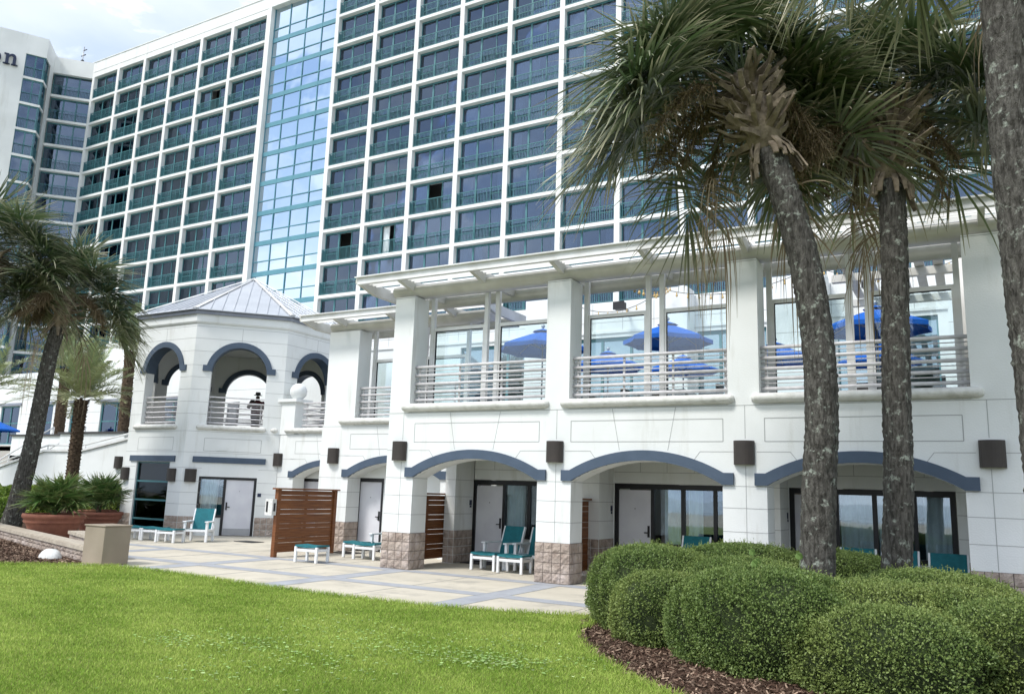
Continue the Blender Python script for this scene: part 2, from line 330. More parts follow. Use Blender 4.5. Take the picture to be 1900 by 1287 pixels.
def railing(mb, O, d, s0, s1, zs=(3.84, 4.03, 4.22, 4.42, 4.62), t=.19, r=.034, top=None):
    n = (-d[1], d[0]); P = lambda s, t, z: (O[0]+d[0]*s+n[0]*t, O[1]+d[1]*s+n[1]*t, z)
    for z in zs: mb.tube([P(s0, t, z), P(s1, t, z)], r, 10)
    for a, b in zip(zs[:-1], zs[1:]): mb.tube([P(s0, t+.02, a*.45+b*.55), P(s1, t+.02, a*.45+b*.55)], .011, 6)
    k = max(2, int((s1-s0)/1.1)+1)
    for i in range(k):
        s = s0+.12+(s1-s0-.24)*i/(k-1); mb.obox(O, d, s-.02, s+.02, t+.036, t+.07, zs[0]-.2, zs[-1]+.02)
    if top: mb.obox(O, d, s0, s1, t-.04, t+.04, top-.02, top+.02)

# ------------------------------------------------------------------ ground
def sheet(name, pts, z, mt, kind='structure', **kw):
    me = MB(); me.quad(*[(x, y, z) for x, y in pts]); return me.build(name, mt, kind=kind, **kw)
sheet('ground', [(-1200, -13), (1200, -13), (1200, 1200), (-1200, 1200)], -.03, 'soil')
sheet('beach', [(-1200, -48), (1200, -48), (1200, -13), (-1200, -13)], -.02, 'sand')
sheet('sea', [(-1200, -1500), (1200, -1500), (1200, -48), (-1200, -48)], -.2, 'sea')
sf = MB()
for yy, hh in ((-52, 4), (-61, 3), (-78, 3)):
    pts = [(x, yy+1.5*math.sin(x*.03)+1.5*math.sin(x*.11)) for x in range(-500, 501, 20)]
    for (a, b), (c, e) in zip(pts[:-1], pts[1:]): sf.quad((a, b-hh/2, -.15), (c, e-hh/2, -.15), (c, e+hh/2, -.15), (a, b+hh/2, -.15))
sf.build('surf', 'foam', kind='structure')
# patio of cream panels crossed by grey bands, each band 4 mm proud
PX0, PX1, PY0, PY1 = -34, 4.5, 8.6, 26
sheet('patio', [(PX0, PY0), (PX1, PY0), (PX1, PY1), (PX0, PY1)], -.006, 'conc')
bd = MB(); XB = [-26.4, -22.6, -18.8, -15.0, -11.2, -7.42, -3.6, .2]
for x in XB: bd.quad((x-.24, PY0, -.002), (x+.24, PY0, -.002), (x+.24, 15.05, -.002), (x-.24, 15.05, -.002))
for y in (12.62, 14.95):
    xs = [PX0]+sum([[x-.24, x+.24] for x in XB], [])+[PX1]
    for a, b in zip(xs[0::2], xs[1::2]): bd.quad((a, y-.2, -.002), (b, y-.2, -.002), (b, y+.2, -.002), (a, y+.2, -.002))
bd.build('patio_bands', 'band', kind='structure')
jt = MB()
for x in XB:
    for k in (-.24, .24): jt.box(x+k-.004, x+k+.004, PY0, 15, -.008, .0005)
for a, b in zip(XB[:-1], XB[1:]): jt.box((a+b)/2-.003, (a+b)/2+.003, PY0, 18, -.008, -.001)
jt.build('patio_joints', 'joint', kind='structure')
# lawn edge runs from the tan box along the patio to the shrub bed
LE = [(-26, 8.0), (-17.6, 9.3), (-16.5, 10.35), (-15.5, 11.0), (-13.5, 10.95), (-11.6, 10.75), (-9.6, 10.62), (-7.4, 10.72), (-6.1, 11.05), (-5.15, 11.45), (-4.75, 11.0), (-4.7, 10.2), (-4.35, 9.5), (-3.8, 8.75), (-3.2, 8.1), (-2.5, 7.55), (-1.6, 6.9), (-.6, 6.2), (.6, 5.5), (2, 4.9)]
sheet('lawn', LE+[(2, -2), (-26, -2)], .006, 'soil')
sheet('mulch_bed', [(-5.15, 11.45), (-4.75, 11.0), (-4.7, 10.2), (-4.35, 9.5), (-3.8, 8.75), (-3.2, 8.1), (-2.5, 7.55), (-1.6, 6.9), (-.6, 6.2), (.6, 5.5), (4.5, 4.3), (4.5, 14.2), (-3, 14.2), (-4.6, 13.2), (-5.2, 12.2)], .011, 'mulch')
sheet('planting_bed', [(-40, 8.5), (-26, 8.0), (-17.6, 9.3), (-16.55, 10.75), (-16.6, 11.0), (-24.2, 13.4), (-40, 18.2)], .011, 'mulch')
sheet('palm_bed', [(-24.3, 13.5), (-21, 13.2), (-23.2, 16.2), (-28.5, 19.6), (-28.9, 22), (-48, 22), (-48, 20), (-30, 16)], .013, 'mulch')

# grass blades over the lawn, thinner and denser near the camera
def inpoly(px, py, poly):
    r = np.zeros(len(px), bool); j = len(poly)-1
    for i in range(len(poly)):
        xi, yi = poly[i]; xj, yj = poly[j]
        c = ((yi > py) != (yj > py)) & (px < (xj-xi)*(py-yi)/(yj-yi+1e-12)+xi); r ^= c; j = i
    return r
def blades(poly, n, h, wd, x0, x1, y0, y1):
    px = rng.uniform(x0, x1, n); py = rng.uniform(y0, y1, n); k = inpoly(px, py, poly)
    ang = np.arctan2(px, py); k &= (ang > YAW-.72) & (ang < YAW+.72)
    dist = np.hypot(px, py); k &= rng.uniform(0, 1, n) < np.clip(7.5/dist, .28, 1)**1.3; k &= dist > 3.2
    return px[k], py[k], dist[k]
def tri_blades(name, px, py, hh, ww, lean, z=0., **kw):
    n = len(px); a = rng.uniform(0, 2*np.pi, n); l = rng.uniform(0, 2*np.pi, n); h = hh*rng.uniform(.55, 1.25, n); le = lean*h*rng.uniform(.2, 1.2, n)
    V = np.zeros((n, 5, 3), np.float32); cx_, sx_ = np.cos(a)*ww/2, np.sin(a)*ww/2
    V[:, 0] = np.stack([px-cx_, py-sx_, np.full(n, z)], 1); V[:, 1] = np.stack([px+cx_, py+sx_, np.full(n, z)], 1)
    mx_, my_ = px+np.cos(l)*le*.35, py+np.sin(l)*le*.35
    V[:, 2] = np.stack([mx_+cx_*.8, my_+sx_*.8, z+h*.6], 1); V[:, 3] = np.stack([mx_-cx_*.8, my_-sx_*.8, z+h*.6], 1)
    V[:, 4] = np.stack([px+np.cos(l)*le, py+np.sin(l)*le, z+h], 1)
    b = np.arange(n)[:, None]*5; F = np.concatenate([b+np.array([[0, 1, 2]]), b+np.array([[0, 2, 3]]), b+np.array([[3, 2, 4]])])
    patch = np.clip(.5+.35*np.sin(px*1.3+2*np.sin(py*.9))*np.sin(py*1.7+px*.4)+.3*np.sin(px*3.7+py*1.1+2*np.sin(py*2.9))*np.sin(py*4.3-px*1.7), 0, 1)
    dry = np.repeat((rng.uniform(0, 1, n)**3*.7+patch*.35)[:, None], 5, 1); dry[:, 4] += .25
    rnd = np.repeat(np.clip(rng.uniform(0, 1, n)*.75+patch*.25, 0, 1)[:, None], 5, 1)
    return mesh_np(name, V.reshape(-1, 3), F, kw.pop('mt', 'grass'), dry=np.clip(dry, 0, 1).ravel(), rnd=rnd.ravel(), **kw)
LPOLY = LE+[(2, -2), (-26, -2)]
gx, gy, gd = blades(LPOLY, 1500000, 0, 0, -22, .8, 2.5, 11.6)
tri_blades('grass', gx, gy, .031, .0038*np.clip(gd/5.5, 1, 2.6), .9, .004, kind='stuff')
# taller tufts where the lawn meets the patio and the bed
ex, ey = [], []
for (a, b), (c, e) in zip(LE[1:-1], LE[2:]):
    n = int(math.hypot(c-a, e-b)*420); t = rng.uniform(0, 1, n); ex += list(a+(c-a)*t+rng.normal(0, .045, n)); ey += list(b+(e-b)*t+rng.normal(-.01, .05, n))
ex, ey = np.array(ex), np.array(ey)
tri_blades('grass_edge', ex, ey, .075, .007, 1.1, .0, kind='stuff')
# clover patches
cxs, cys = [], []
for (x, y, s, n) in ((-4.6, 7.75, .35, 260), (-5.6, 7.6, .5, 160), (-7.2, 6.9, .45, 170), (-6.9, 8.2, .6, 120), (-5.1, 8.6, .5, 90), (-8.0, 6.5, .3, 90), (-5.9, 6.6, .6, 110), (-3.9, 8.2, .4, 60), (-6.3, 5.7, .5, 90)):
    cxs += list(rng.normal(x, s, n)); cys += list(rng.normal(y, s*.6, n))
n = len(cxs); cxs, cys = np.array(cxs), np.array(cys); ang = rng.uniform(0, 6.28, n); sz = rng.uniform(.010, .022, n)
V = np.zeros((n, 6, 3)); zz = rng.uniform(.03, .045, n)
for k in range(6): V[:, k] = np.stack([cxs+np.cos(ang+k*1.047)*sz, cys+np.sin(ang+k*1.047)*sz, zz+rng.uniform(-.004, .006, n)], 1)
mesh_np('clover', V.reshape(-1, 3), np.arange(n*6).reshape(n, 6), 'clover', dry=np.repeat(rng.uniform(0, 1, n)**2, 6), rnd=np.repeat(rng.uniform(0, 1, n), 6), kind='stuff')
# wood chips
def chips(name, poly, n, x0, x1, y0, y1, s=.03):
    px = rng.uniform(x0, x1, n); py = rng.uniform(y0, y1, n); k = inpoly(px, py, poly); px, py = px[k], py[k]; n = len(px)
    a = rng.uniform(0, 6.28, n); l = s*rng.uniform(.5, 1.7, n); wd = s*rng.uniform(.15, .4, n); z = .012+rng.uniform(0, .02, n); ti = rng.uniform(-.02, .02, n)
    V = np.zeros((n, 4, 3))
    for q, (u, v) in enumerate(((-1, -1), (1, -1), (1, 1), (-1, 1))):
        V[:, q] = np.stack([px+np.cos(a)*l*u-np.sin(a)*wd*v, py+np.sin(a)*l*u+np.cos(a)*wd*v, z+ti*u+.004*v], 1)
    mesh_np(name, V.reshape(-1, 3), np.arange(n*4).reshape(n, 4), 'chip', dry=np.repeat(rng.uniform(0, 1, n)**2.2, 4), rnd=np.repeat(rng.uniform(0, 1, n), 4), kind='stuff')
chips('wood_chips', [(-5.1, 11.4), (-4.7, 10.2), (-4.35, 9.5), (-3.2, 8.1), (-1.6, 6.9), (.6, 5.5), (1.5, 8), (-2, 10), (-4, 12.5)], 30000, -5.2, 1.5, 5.5, 12.5, .022)
chips('wood_chips', [(-26, 8.1), (-17.6, 9.4), (-16.6, 10.8), (-24, 13.3), (-30, 14)], 26000, -30, -16, 8, 14, .035)

# ------------------------------------------------------------------ terrace building
YF = 15.108; D1 = (1.0, 0.0)
TB = empty('terrace_building', (-8, YF, 0), 'white stucco two storey terrace building with blue arched porches and white railings', 'building')
stations = [-11.12, -7.13, -3.215]; ends = [-7.91, -4.02, -.08]
wall = MB(); jn = MB(); blk = MB(); mor = MB()
ops = [dict(s0=a, s1=b, zb=-.02, zs=2.05, rise=.43) for a, b in zip(stations, ends)]
O = (0, YF)
arched_wall(wall, O, D1, -11.9, 3.4, -.02, 3.52, .58, ops)
# bay behind the first pier (front at 17.95) and the one behind it (front at 20.8)
Y0, Y1 = 17.95, 20.8
opa = dict(s0=-15.5, s1=-12.3, zb=-.02, zs=2.05, rise=.43); opb = dict(s0=-20.42, s1=-17.2, zb=-.02, zs=2.03, rise=.43)
arched_wall(wall, (0, Y0), D1, -16.6, -11.45, -.02, 3.52, .55, [opa]); arched_wall(wall, (0, Y1), D1, -21.18, -16.0, -.02, 3.52, .55, [opb])
wall.box(-16.6, -16.1, Y0+.55, Y1, -.02, 3.52)
wall.box(-11.9, -11.33, YF+.58, Y0, 2.78, 3.52)
# porch ceilings and the room wall behind the porches
wall.box(-11.33, 3.4, YF+.58, 18.11, 2.72, 2.80); wall.box(-11.33, 3.4, 18.11, 18.5, 2.08, 3.5)
for a, b in ((-11.9, -11.38), (-8.24, -7.4), (-4.26, -3.4), (-.27, 3.4)):
    wall.box(a, b, 18.11, 18.5, -.02, 2.08)
for a, b in ((-11.66, -11.35), (-8.2, -7.42), (-4.24, -3.42), (-.25, .8)):
    wall.box(a, b, 17.25, 18.108, -.02, 2.72)
    blk = MB(); blocks(blk, (0, 17.25), D1, a, b, 0, .8); blocks(blk, (b, 17.25), (0, 1), 0, .86, 0, .8); blk.build('block_base', 'block', TB)
    jn.mi = 0
    for z in (1.2, 1.63, 2.05): seg(jn, (0, 17.25), D1, (a, z), (b, z)); seg(jn, (b, 17.25), (0, 1), (0, z), (.86, z))
for x in (-11.38, -7.4, -3.4):
    seg(jn, (0, 18.11), D1, (x, 2.34), (x+3.1, 2.34))
    for k in (.65, 1.3, 1.95, 2.6): seg(jn, (0, 18.11), D1, (x+k, 2.34), (x+k, 2.72))
# back wall bits of the two set back bays
wall.box(-16.1, -15.62, 18.5, 18.9, -.02, 2.8); wall.box(-14.62, -11.9, 18.5, 18.9, -.02, 2.8); wall.box(-15.62, -14.62, 18.5, 18.9, 2.05, 2.8)
wall.box(-21.2, -20.75, 21.5, 21.9, -.02, 2.8); wall.box(-19.75, -16.1, 21.5, 21.9, -.02, 2.8); wall.box(-20.75, -19.75, 21.5, 21.9, 2.02, 2.8)
wall.box(-16.1, -11.9, Y0+.55, 18.5, 2.6, 2.78); wall.box(-21.2, -16.1, Y1+.55, 21.5, 2.6, 2.78)
# upper piers stand 1 cm behind nothing: same face line, narrower than the lower ones
UP = [(-11.9, -11.33), (-7.77, -7.21), (-3.9, -3.32), (.09, 1.6)]
for a, b in UP: wall.box(a, b, YF, YF+.58, 3.52, 6.33)
wall.box(1.6, 3.4, YF, YF+.58, 3.52, 7.4)
wall.box(-16.55, -15.4, Y0, Y0+.55, 3.52, 6.33); wall.box(-16.9, -16.1, Y1+.02, Y1+.5, 3.52, 5.6)
# parapet under the railings
for a, b in ((-11.33, -7.77), (-7.21, -3.9), (-3.32, .09)): wall.box(a, b, YF+.02, YF+.5, 3.52, 3.7)
wall.box(-15.4, -11.9, Y0+.02, Y0+.5, 3.52, 3.7); wall.box(-20.3, -16.9, Y1+.02, Y1+.5, 3.52, 3.7)
wall.build('wall', 'stucco', TB)
# terrace slab
sl = MB(); sl.box(-11.9, 3.4, YF+.59, 28, 3.3, 3.56); sl.box(-16.6, -11.91, Y0+.56, 28, 3.3, 3.56); sl.box(-28, -16.61, Y1+.56, 28, 3.3, 3.56); sl.build('terrace_floor', 'plaza', TB)
# joints on the main front
for i, (a, b) in enumerate(((-11.9, -11.12), (-7.91, -7.13), (-4.02, -3.215), (-.08, 3.4))):
    zs = [1.21, 1.635, 2.03]
    for z in zs: seg(jn, O, D1, (a, z), (b, z)); seg(jn, (b, YF), (0, 1), (0, z), (.58, z))
    c = a+.43 if i < 3 else .30
    seg(jn, O, D1, (c, .82), (c, 2.4)); seg(jn, O, D1, (c, 2.9), (c, 3.52))
    z = 2.66; l, r = max(a-.42, -11.9), b+.42
    seg(jn, O, D1, (l, z), (c-.2, z)); seg(jn, O, D1, (c+.2, z), (min(r, 3.3), z))
    if i < 3: seg(jn, O, D1, (r, z), (r+.12, z-.16))
    if i > 0: seg(jn, O, D1, (l, z), (l-.12, z-.16))
seg(jn, O, D1, (-11.9, 3.52), (3.4, 3.52), .014)
for op in ops:
    c = (op['s0']+op['s1'])/2
    for k in (-1, 1): seg(jn, O, D1, (c+k*.5, 2.68), (c+k*.66, 3.52))
    # raised panel outline
    x0, x1 = op['s0']-.02, op['s1']+.02
    for q in (((x0, 2.85), (x1, 2.85)), ((x0, 3.276), (x1, 3.276)), ((x0, 2.85), (x0, 3.276)), ((x1, 2.85), (x1, 3.276))): seg(jn, O, D1, *q, .016)
for Y, op, e in ((Y0, opa, (-16.6, -15.5)), (Y1, opb, (-21.18, -20.42))):
    for z in (1.21, 1.635, 2.03, 2.66): seg(jn, (0, Y), D1, (e[0], z), (e[1], z)); seg(jn, (e[1], Y), (0, 1), (0, z), (.55, z))
    seg(jn, (0, Y), D1, (e[0], 3.5), (e[0]+5, 3.5)); c = (op['s0']+op['s1'])/2
    seg(jn, (0, Y), D1, (e[1]-.2, 2.66), (e[1]+.5, 2.66)); seg(jn, (0, Y), D1, (e[1]+.5, 2.66), (e[1]+.62, 2.5))
    for k in (-1, 1): seg(jn, (0, Y), D1, (c+k*.5, 2.68), (c+k*.66, 3.5))
    x0, x1 = op['s0'], op['s1']
    for q in (((x0, 2.85), (x1, 2.85)), ((x0, 3.276), (x1, 3.276)), ((x0, 2.85), (x0, 3.276))): seg(jn, (0, Y), D1, *q, .016)
for k, (a, b) in enumerate(UP): seg(jn, (0, YF), D1, (a, 6.30), (b, 6.30), .012)
jn.build('scored_joints', 'joint', TB)
# block bases
for a, b in ((-11.9, -11.12), (-7.91, -7.13), (-4.02, -3.215), (-.08, 3.4)):
    blk = MB(); blk.mi = 1; blk.box(a-.008, b+.008, YF-.008, YF+.588, -.02, .8); blk.mi = 0; blocks(blk, (0, YF-.008), D1, a-.008, b+.008, 0, .8)
    blocks(blk, (b+.008, YF-.008), (0, 1), 0, .596, 0, .8); blk.build('block_base', ['block', 'mortar'], TB)
blk = MB(); blk.mi = 1; blk.box(-16.608, -15.492, Y0-.008, Y0+.556, -.02, .8); blk.mi = 0; blocks(blk, (0, Y0-.008), D1, -16.6, -15.492, 0, .8); blocks(blk, (-15.492, Y0-.008), (0, 1), 0, .55, 0, .8)
blk.build('block_base', ['block', 'mortar'], TB); blk = MB(); blk.mi = 1; blk.box(-21.17, -20.412, Y1-.008, Y1+.556, -.02, .72); blk.mi = 0; blocks(blk, (0, Y1-.008), D1, -21.17, -20.412, 0, .72)
blk.build('block_base', ['block', 'mortar'], TB)
for op, Y in [(o, YF) for o in ops]+[(opa, Y0), (opb, Y1)]:
    q = MB(); moulding(q, (0, Y), D1, op, .2, .21, .22, -.055, .03); q.build('arch_moulding', 'navy', TB)
for a, b, Y in ((-11.52, -7.66, YF), (-7.4, -3.77, YF), (-3.47, .29, YF), (-15.95, -12.1, Y0), (-21.85, -21.25, Y1-.1), (-20.95, -17.2, Y1)):
    q = MB(); sill(q, (0, Y), D1, a, b); q.build('sill', 'sill', TB)
for a, b, Y in ((-11.36, -7.75, YF), (-7.24, -3.88, YF), (-3.35, .10, YF), (-15.44, -12.0, Y0), (-20.35, -17.0, Y1)):
    q = MB(); railing(q, (0, Y), D1, a, b); q.build('railing', 'rail', TB)
# ball post at the end of the set back terrace
q = MB(); q.box(-21.2, -20.55, Y1-.02, Y1+.6, 3.52, 4.66); q.box(-21.32, -20.43, Y1-.12, Y1+.72, 4.66, 4.77)
bp = q.build('corner_post', 'stucco', TB)
q = MB(); q.lathe([(0, -.3)]+[(.3*math.cos(a), .3*math.sin(a)) for a in [R(t) for t in range(-80, 81, 10)]]+[(0, .3)], 24, (-20.72, Y1+.25, 5.05)); q.build('ball_finial', 'stucco', bp)
# posts and glass wind screens between the piers
def windscreen(x0, x1, Y, zt=5.62):
    f = MB()
    for a, b in ((x0, x0+.1), (x1-.1, x1)): f.box(a, b, Y-.05, Y+.05, 3.56, 6.5)
    f.box(x0+.1, x1-.1, Y-.03, Y+.03, zt-.05, zt+.03); f.box(x0+.1, x0+.14, Y-.03, Y+.03, 3.56, zt-.05); f.box(x1-.14, x1-.1, Y-.03, Y+.03, 3.56, zt-.05)
    f.box(x0+.14, x1-.14, Y-.028, Y+.028, 3.56, 3.64)
    o = f.build('screen_frame', 'whitemetal', TB); g = MB(); g.box(x0+.14, x1-.14, Y-.006, Y+.006, 3.64, zt-.05); g.build('glass', 'screenglass', o)
    f = MB(); f.box(x0+.14, x1-.14, Y-.02, Y+.02, zt-.068, zt-.052); f.box(x0+.142, x0+.154, Y-.022, Y+.022, 3.65, zt-.07); f.build('gasket', 'black', o)
for a, b in ((-11.3, -7.8), (-7.2, -3.92), (-3.3, .06)):
    c = (a+b)/2; windscreen(a+.02, c-.1, 15.78); windscreen(c+.1, b-.02, 15.78)
windscreen(-15.36, -13.75, 18.6, 5.5); windscreen(-13.5, -11.95, 18.6, 5.5)
# rooms: door and windows
def curtain(mb, x0, x1, y, z0, z1, amp=.03, per=.13):
    n = max(4, int((x1-x0)/per*6)); p = [(x0+(x1-x0)*i/n, y+amp*math.sin(2*math.pi*(x1-x0)*i/n/per+.8*math.sin(i*.37))) for i in range(n+1)]
    for (a, b), (c, e) in zip(p[:-1], p[1:]): mb.add([(a, b, z0), (c, e, z0), (c, e, z1), (a, b, z1)], [(0, 1, 2, 3)], True)
def doorset(parent, x, y, w, h=1.93, hand=1, dark=False):
    d = MB(); d.box(x, x+w, y+.04, y+.09, .03, h); o = d.build('door', 'door', parent)
    hx = x+w-.09 if hand > 0 else x+.05
    k = MB(); k.box(hx, hx+.05, y+.022, y+.04, .86, 1.12); k.box(hx-.075 if hand > 0 else hx, hx+.03 if hand > 0 else hx+.1, y-.01, y+.015, .95, .975); k.box(hx+.012, hx+.032, y+.0, y+.022, .95, .975)
    k.tube([(x+w/2, y+.03, 1.5), (x+w/2, y+.045, 1.5)], .012, 8); k.build('door_handle', 'black', o)
    k = MB(); k.box(x+.02, x+w-.02, y+.034, y+.04, .05, .22); k.build('kick_plate', 'dark' if dark else 'alu', o); return o
def room(x, win=True):
    f = MB(); y = 18.13; f.box(x, x+3.12, y, y+.09, 1.955, 2.07)
    for a, b in ((x, x+.1), (x+.9, x+.98), (x+1.62, x+1.71), (x+2.36, x+2.44), (x+3.02, x+3.12)): f.box(a, b, y+.002, y+.088, .0 if a < x+.95 or a > x+3 else .66, 1.955)
    f.box(x+.98, x+3.02, y+.003, y+.087, .64, .74); f.box(x+.1, x+.9, y+.03, y+.088, 0, .03)
    fr = f.build('window_frame', 'darkframe', TB)
    for a, b in ((x+.98, x+1.62), (x+1.71, x+2.36), (x+2.44, x+3.02)): g = MB(); g.box(a, b, y+.04, y+.046, .74, 1.955); g.build('pane', 'pane', fr)
    b = MB(); b.box(x+.98, x+3.02, y+.02, y+.07, -.02, .64); b.build('panel', 'stucco', TB)
    b = MB(); b.add([(x+.9, 18.22, 0), (x+3.1, 18.22, 0), (x+3.1, 20.6, 0), (x+.9, 20.6, 0), (x+.9, 18.22, 2.05), (x+3.1, 18.22, 2.05), (x+3.1, 20.6, 2.05), (x+.9, 20.6, 2.05)], [(0, 1, 2, 3), (4, 7, 6, 5), (2, 6, 7, 3), (0, 3, 7, 4), (1, 5, 6, 2)]); b.build('room_interior', 'room', TB)
    return doorset(TB, x+.1, y, .8)
for i, x in enumerate((-11.38, -7.4, -3.4)):
    room(x); c = MB()
    for a, b in (((.98, 1.5), (2.4, 2.9)), ((1.2, 1.66), (1.76, 2.1)), ((1.0, 1.62), (1.66, 1.9)))[i]: curtain(c, x+a, x+b, 18.25, .3, 2.0)
    if i: curtain(c, x+2.55, x+3.05, 18.25, .3, 2.0)
    c.build('curtain', 'curtain', TB)
for x, y, h in ((-15.62, 18.52, 1.94), (-20.75, 21.52, 1.92)):
    f = MB(); f.box(x, x+1, y, y+.1, h, h+.11); f.box(x, x+.1, y, y+.1, 0, h); f.box(x+.9, x+1, y, y+.1, 0, h); f.build('door_frame', 'darkframe', TB); doorset(TB, x+.1, y, .8, h)
# room number plates
for x in (-11.35, -7.42, -3.42):
    q = MB(); q.box(x, x+.012, 17.93, 18.03, 1.42, 1.55); q.box(x+.002, x+.016, 17.945, 18.015, 1.36, 1.41); q.build('number_plate', 'letter', TB)

def sconce(x, y, z, d=(1, 0), label='', g='bronze wall lamps on the terrace front', s=1.0):
    t = empty('wall_lamp', (x, y, z), label, 'wall lamp', g, math.atan2(d[1], d[0])); b = MB(); K = 12; w, h, dp = .19*s, .44*s, .15*s
    p = [(-w*math.cos(math.pi*k/K), -dp*math.sin(math.pi*k/K)**.8-.01) for k in range(K+1)]
    for (a, c), (e, f) in zip(p[:-1], p[1:]): b.add([(a, c, 0), (e, f, 0), (e, f, h), (a, c, h)], [(0, 1, 2, 3)], True)
    b.add([(a, c, h-.012) for a, c in p], [tuple(range(K+1))]); b.add([(a, c, .02) for a, c in p], [tuple(range(K, -1, -1))])
    me = bpy.data.meshes.new('shade'); me.from_pydata(b.v, [], b.f); me.materials.append(M['bronze']); me.polygons.foreach_set('use_smooth', [len(f) == 4 for f in b.f]); o = bpy.data.objects.new('shade', me); col.objects.link(o); o.parent = t
    k = MB(); k.box(-.06, .06, -.012, 0, .06, h-.06); me = bpy.data.meshes.new('bracket'); me.from_pydata(k.v, [], k.f); me.materials.append(M['bronze']); o = bpy.data.objects.new('bracket', me); col.objects.link(o); o.parent = t
sconce(-11.52, YF, 2.42, label='bronze wall lamp on the first full-height pier left of the widest porches')
sconce(-7.5, YF, 2.42, label='bronze wall lamp on the white pier between the first two wide blue arches')
sconce(-3.61, YF, 2.42, label='bronze wall lamp on the pier just left of the leaning palm trunk')
sconce(.33, YF, 2.42, label='largest bronze wall lamp at the right end of the facade')
sconce(-16.08, Y0, 2.43, label='bronze wall lamp above the upper right corner of the brown wooden screen')
sconce(-21.18, Y1, 2.41, label='bronze wall lamp above the left end of the brown wooden screen')

# canopies
def canopy(yf, yb, x0, x1, br, name_label, yb2):
    t = empty('louvred_canopy', (x0, yf, 6.5), name_label, 'canopy', 'white steel canopies over the terrace')
    f = MB(); f.box(x0, x1, yf-.06, yf+.1, 6.74, 6.77); f.box(x0+.05, x1-.05, yf, yf+.02, 6.59, 6.74); f.box(x0+.05, x1-.05, yf-.03, yf+.07, 6.575, 6.59); f.build('front_fascia', 'whitemetal', t)
    f = MB(); zt = 6.74
    # curved box beam over the piers
    K = 8; sec = [(yb, 6.36)]+[(yb-.10+.10*math.cos(R(90*k/K))-.0, 6.40+.24*math.sin(R(90*k/K))) for k in range(K+1)][::-1]
    prof = [(yb+.3, 6.36), (yb-.02, 6.36), (yb-.10, 6.40), (yb-.15, 6.46), (yb-.16, 6.54), (yb-.12, 6.60), (yb-.02, 6.64), (yb+.3, 6.64)]
    n = len(prof); vs = [(x, y, z) for x in (x0+.62, x1-.3) for y, z in prof]; f.add(vs, [(i, (i+1) % n, n+(i+1) % n, n+i) for i in range(n)], True); f.add(vs[:n], [tuple(range(n-1, -1, -1))]); f.add(vs[n:], [tuple(range(n))])
    f.build('main_beam', 'ivory', t)
    f = MB(); yy = yb2; prof = [(yy+.1, 6.36), (yy, 6.37), (yy-.05, 6.46), (yy-.05, 6.6), (yy, 6.68), (yy+.1, 6.7)]; n = len(prof); vs = [(x, y, z) for x in (x0+.62, x1-.1) for y, z in prof]
    f.add(vs, [(i, (i+1) % n, n+(i+1) % n, n+i) for i in range(n)], True); f.build('rear_beam', 'ivory', t)
    for x in [x0+.03]+br+[x1-.08]:
        f = MB(); w = .05
        vs = []
        for X in (x-w, x+w): vs += [(X, yf+.02, 6.73), (X, yf+.02, 6.62), (X, yb-.14, 6.46), (X, yy+.02, 6.46), (X, yy+.35, 6.6), (X, yy+.35, 6.73)]
        f.add(vs, [(0, 5, 4, 3, 2, 1), (6, 7, 8, 9, 10, 11)]+[(i, (i+1) % 6, 6+(i+1) % 6, 6+i) for i in range(6)]); f.build('outrigger', 'ivory', t)
    f = MB()
    def blade(y, h=.085):                               # upright louvre blade leaning a little forward
        f.add([(x, y+dy, z) for x in (x0+.06, x1-.06) for dy, z in ((-.012, 6.745-h), (.0, 6.745-h), (.034, 6.745), (.022, 6.745))], [(0, 1, 2, 3), (7, 6, 5, 4), (0, 4, 5, 1), (1, 5, 6, 2), (2, 6, 7, 3), (3, 7, 4, 0)])
    for i in range(5): blade(yf+.13+(yb-.12-yf-.13)*i/4.4)
    for i in range(7): blade(yb+.36+(yy-.1-yb-.36)*(i+.5)/7)
    for i in range(3): blade(yy+.15+.09*i)
    f.build('louvre_slats', 'whitemetal', t)
canopy(14.47, 15.3, -12.66, 3.2, [-11.46, -9.44, -7.45, -5.47, -3.52, -1.53, .41, 2.4], 'long white steel louvre canopy over the wide terrace bays', 16.55)
canopy(17.3, 18.13, -17.22, -10.75, [-16.0, -14.05, -12.1], 'lower shorter white louvre canopy reaching behind the first tall pier', 19.3)

# privacy screens
def wood_screen(x, y0, y1, label):
    t = empty('privacy_screen', (x, (y0+y1)/2, 0), label, 'privacy screen', 'brown wooden privacy screens between the patios')
    for y in (y0, y1-.11): p = MB(); p.box(x-.055, x+.055, y, y+.11, 0, 1.66); p.build('post', 'wood', t)
    p = MB(); p.box(x-.1, x+.1, y0-.06, y1+.06, 1.66, 1.70); p.build('cap', 'wood', t)
    p = MB(); z = .1; n = 13; h = (1.64-z)/n
    for i in range(n): p.box(x-.02+random.uniform(-.003, .003), x+.02, y0+.11, y1-.11, z+i*h+.007*(i % 3 != 1), z+(i+1)*h-.001)
    p.box(x-.045, x-.021, (y0+y1)/2-.04, (y0+y1)/2+.04, .1, 1.64); p.build('slat_panel', 'wood', t)
wood_screen(-15.28, 15.05, 17.25, 'large brown slatted wood screen facing the open patio, with a white box on its post')
wood_screen(-11.75, 15.75, 17.6, 'brown slatted wood screen directly behind the first tall white pier')
wood_screen(-7.7, 15.75, 17.9, 'dark brown wood screen partly hidden by the second white pier')
t = empty('paper_box', (-15.34, 14.97, 1.05), 'white plastic letter box hung on the front post of the wooden screen', 'letter box')
b = MB(); b.box(-15.50, -15.25, 14.90, 15.04, 1.02, 1.42); b.build('box', 'whitestone', t); b = MB(); b.box(-15.46, -15.40, 14.893, 14.899, 1.1, 1.36); b.box(-15.245, -15.24, 14.94, 15.0, 1.12, 1.32); b.build('slot', 'black', t)

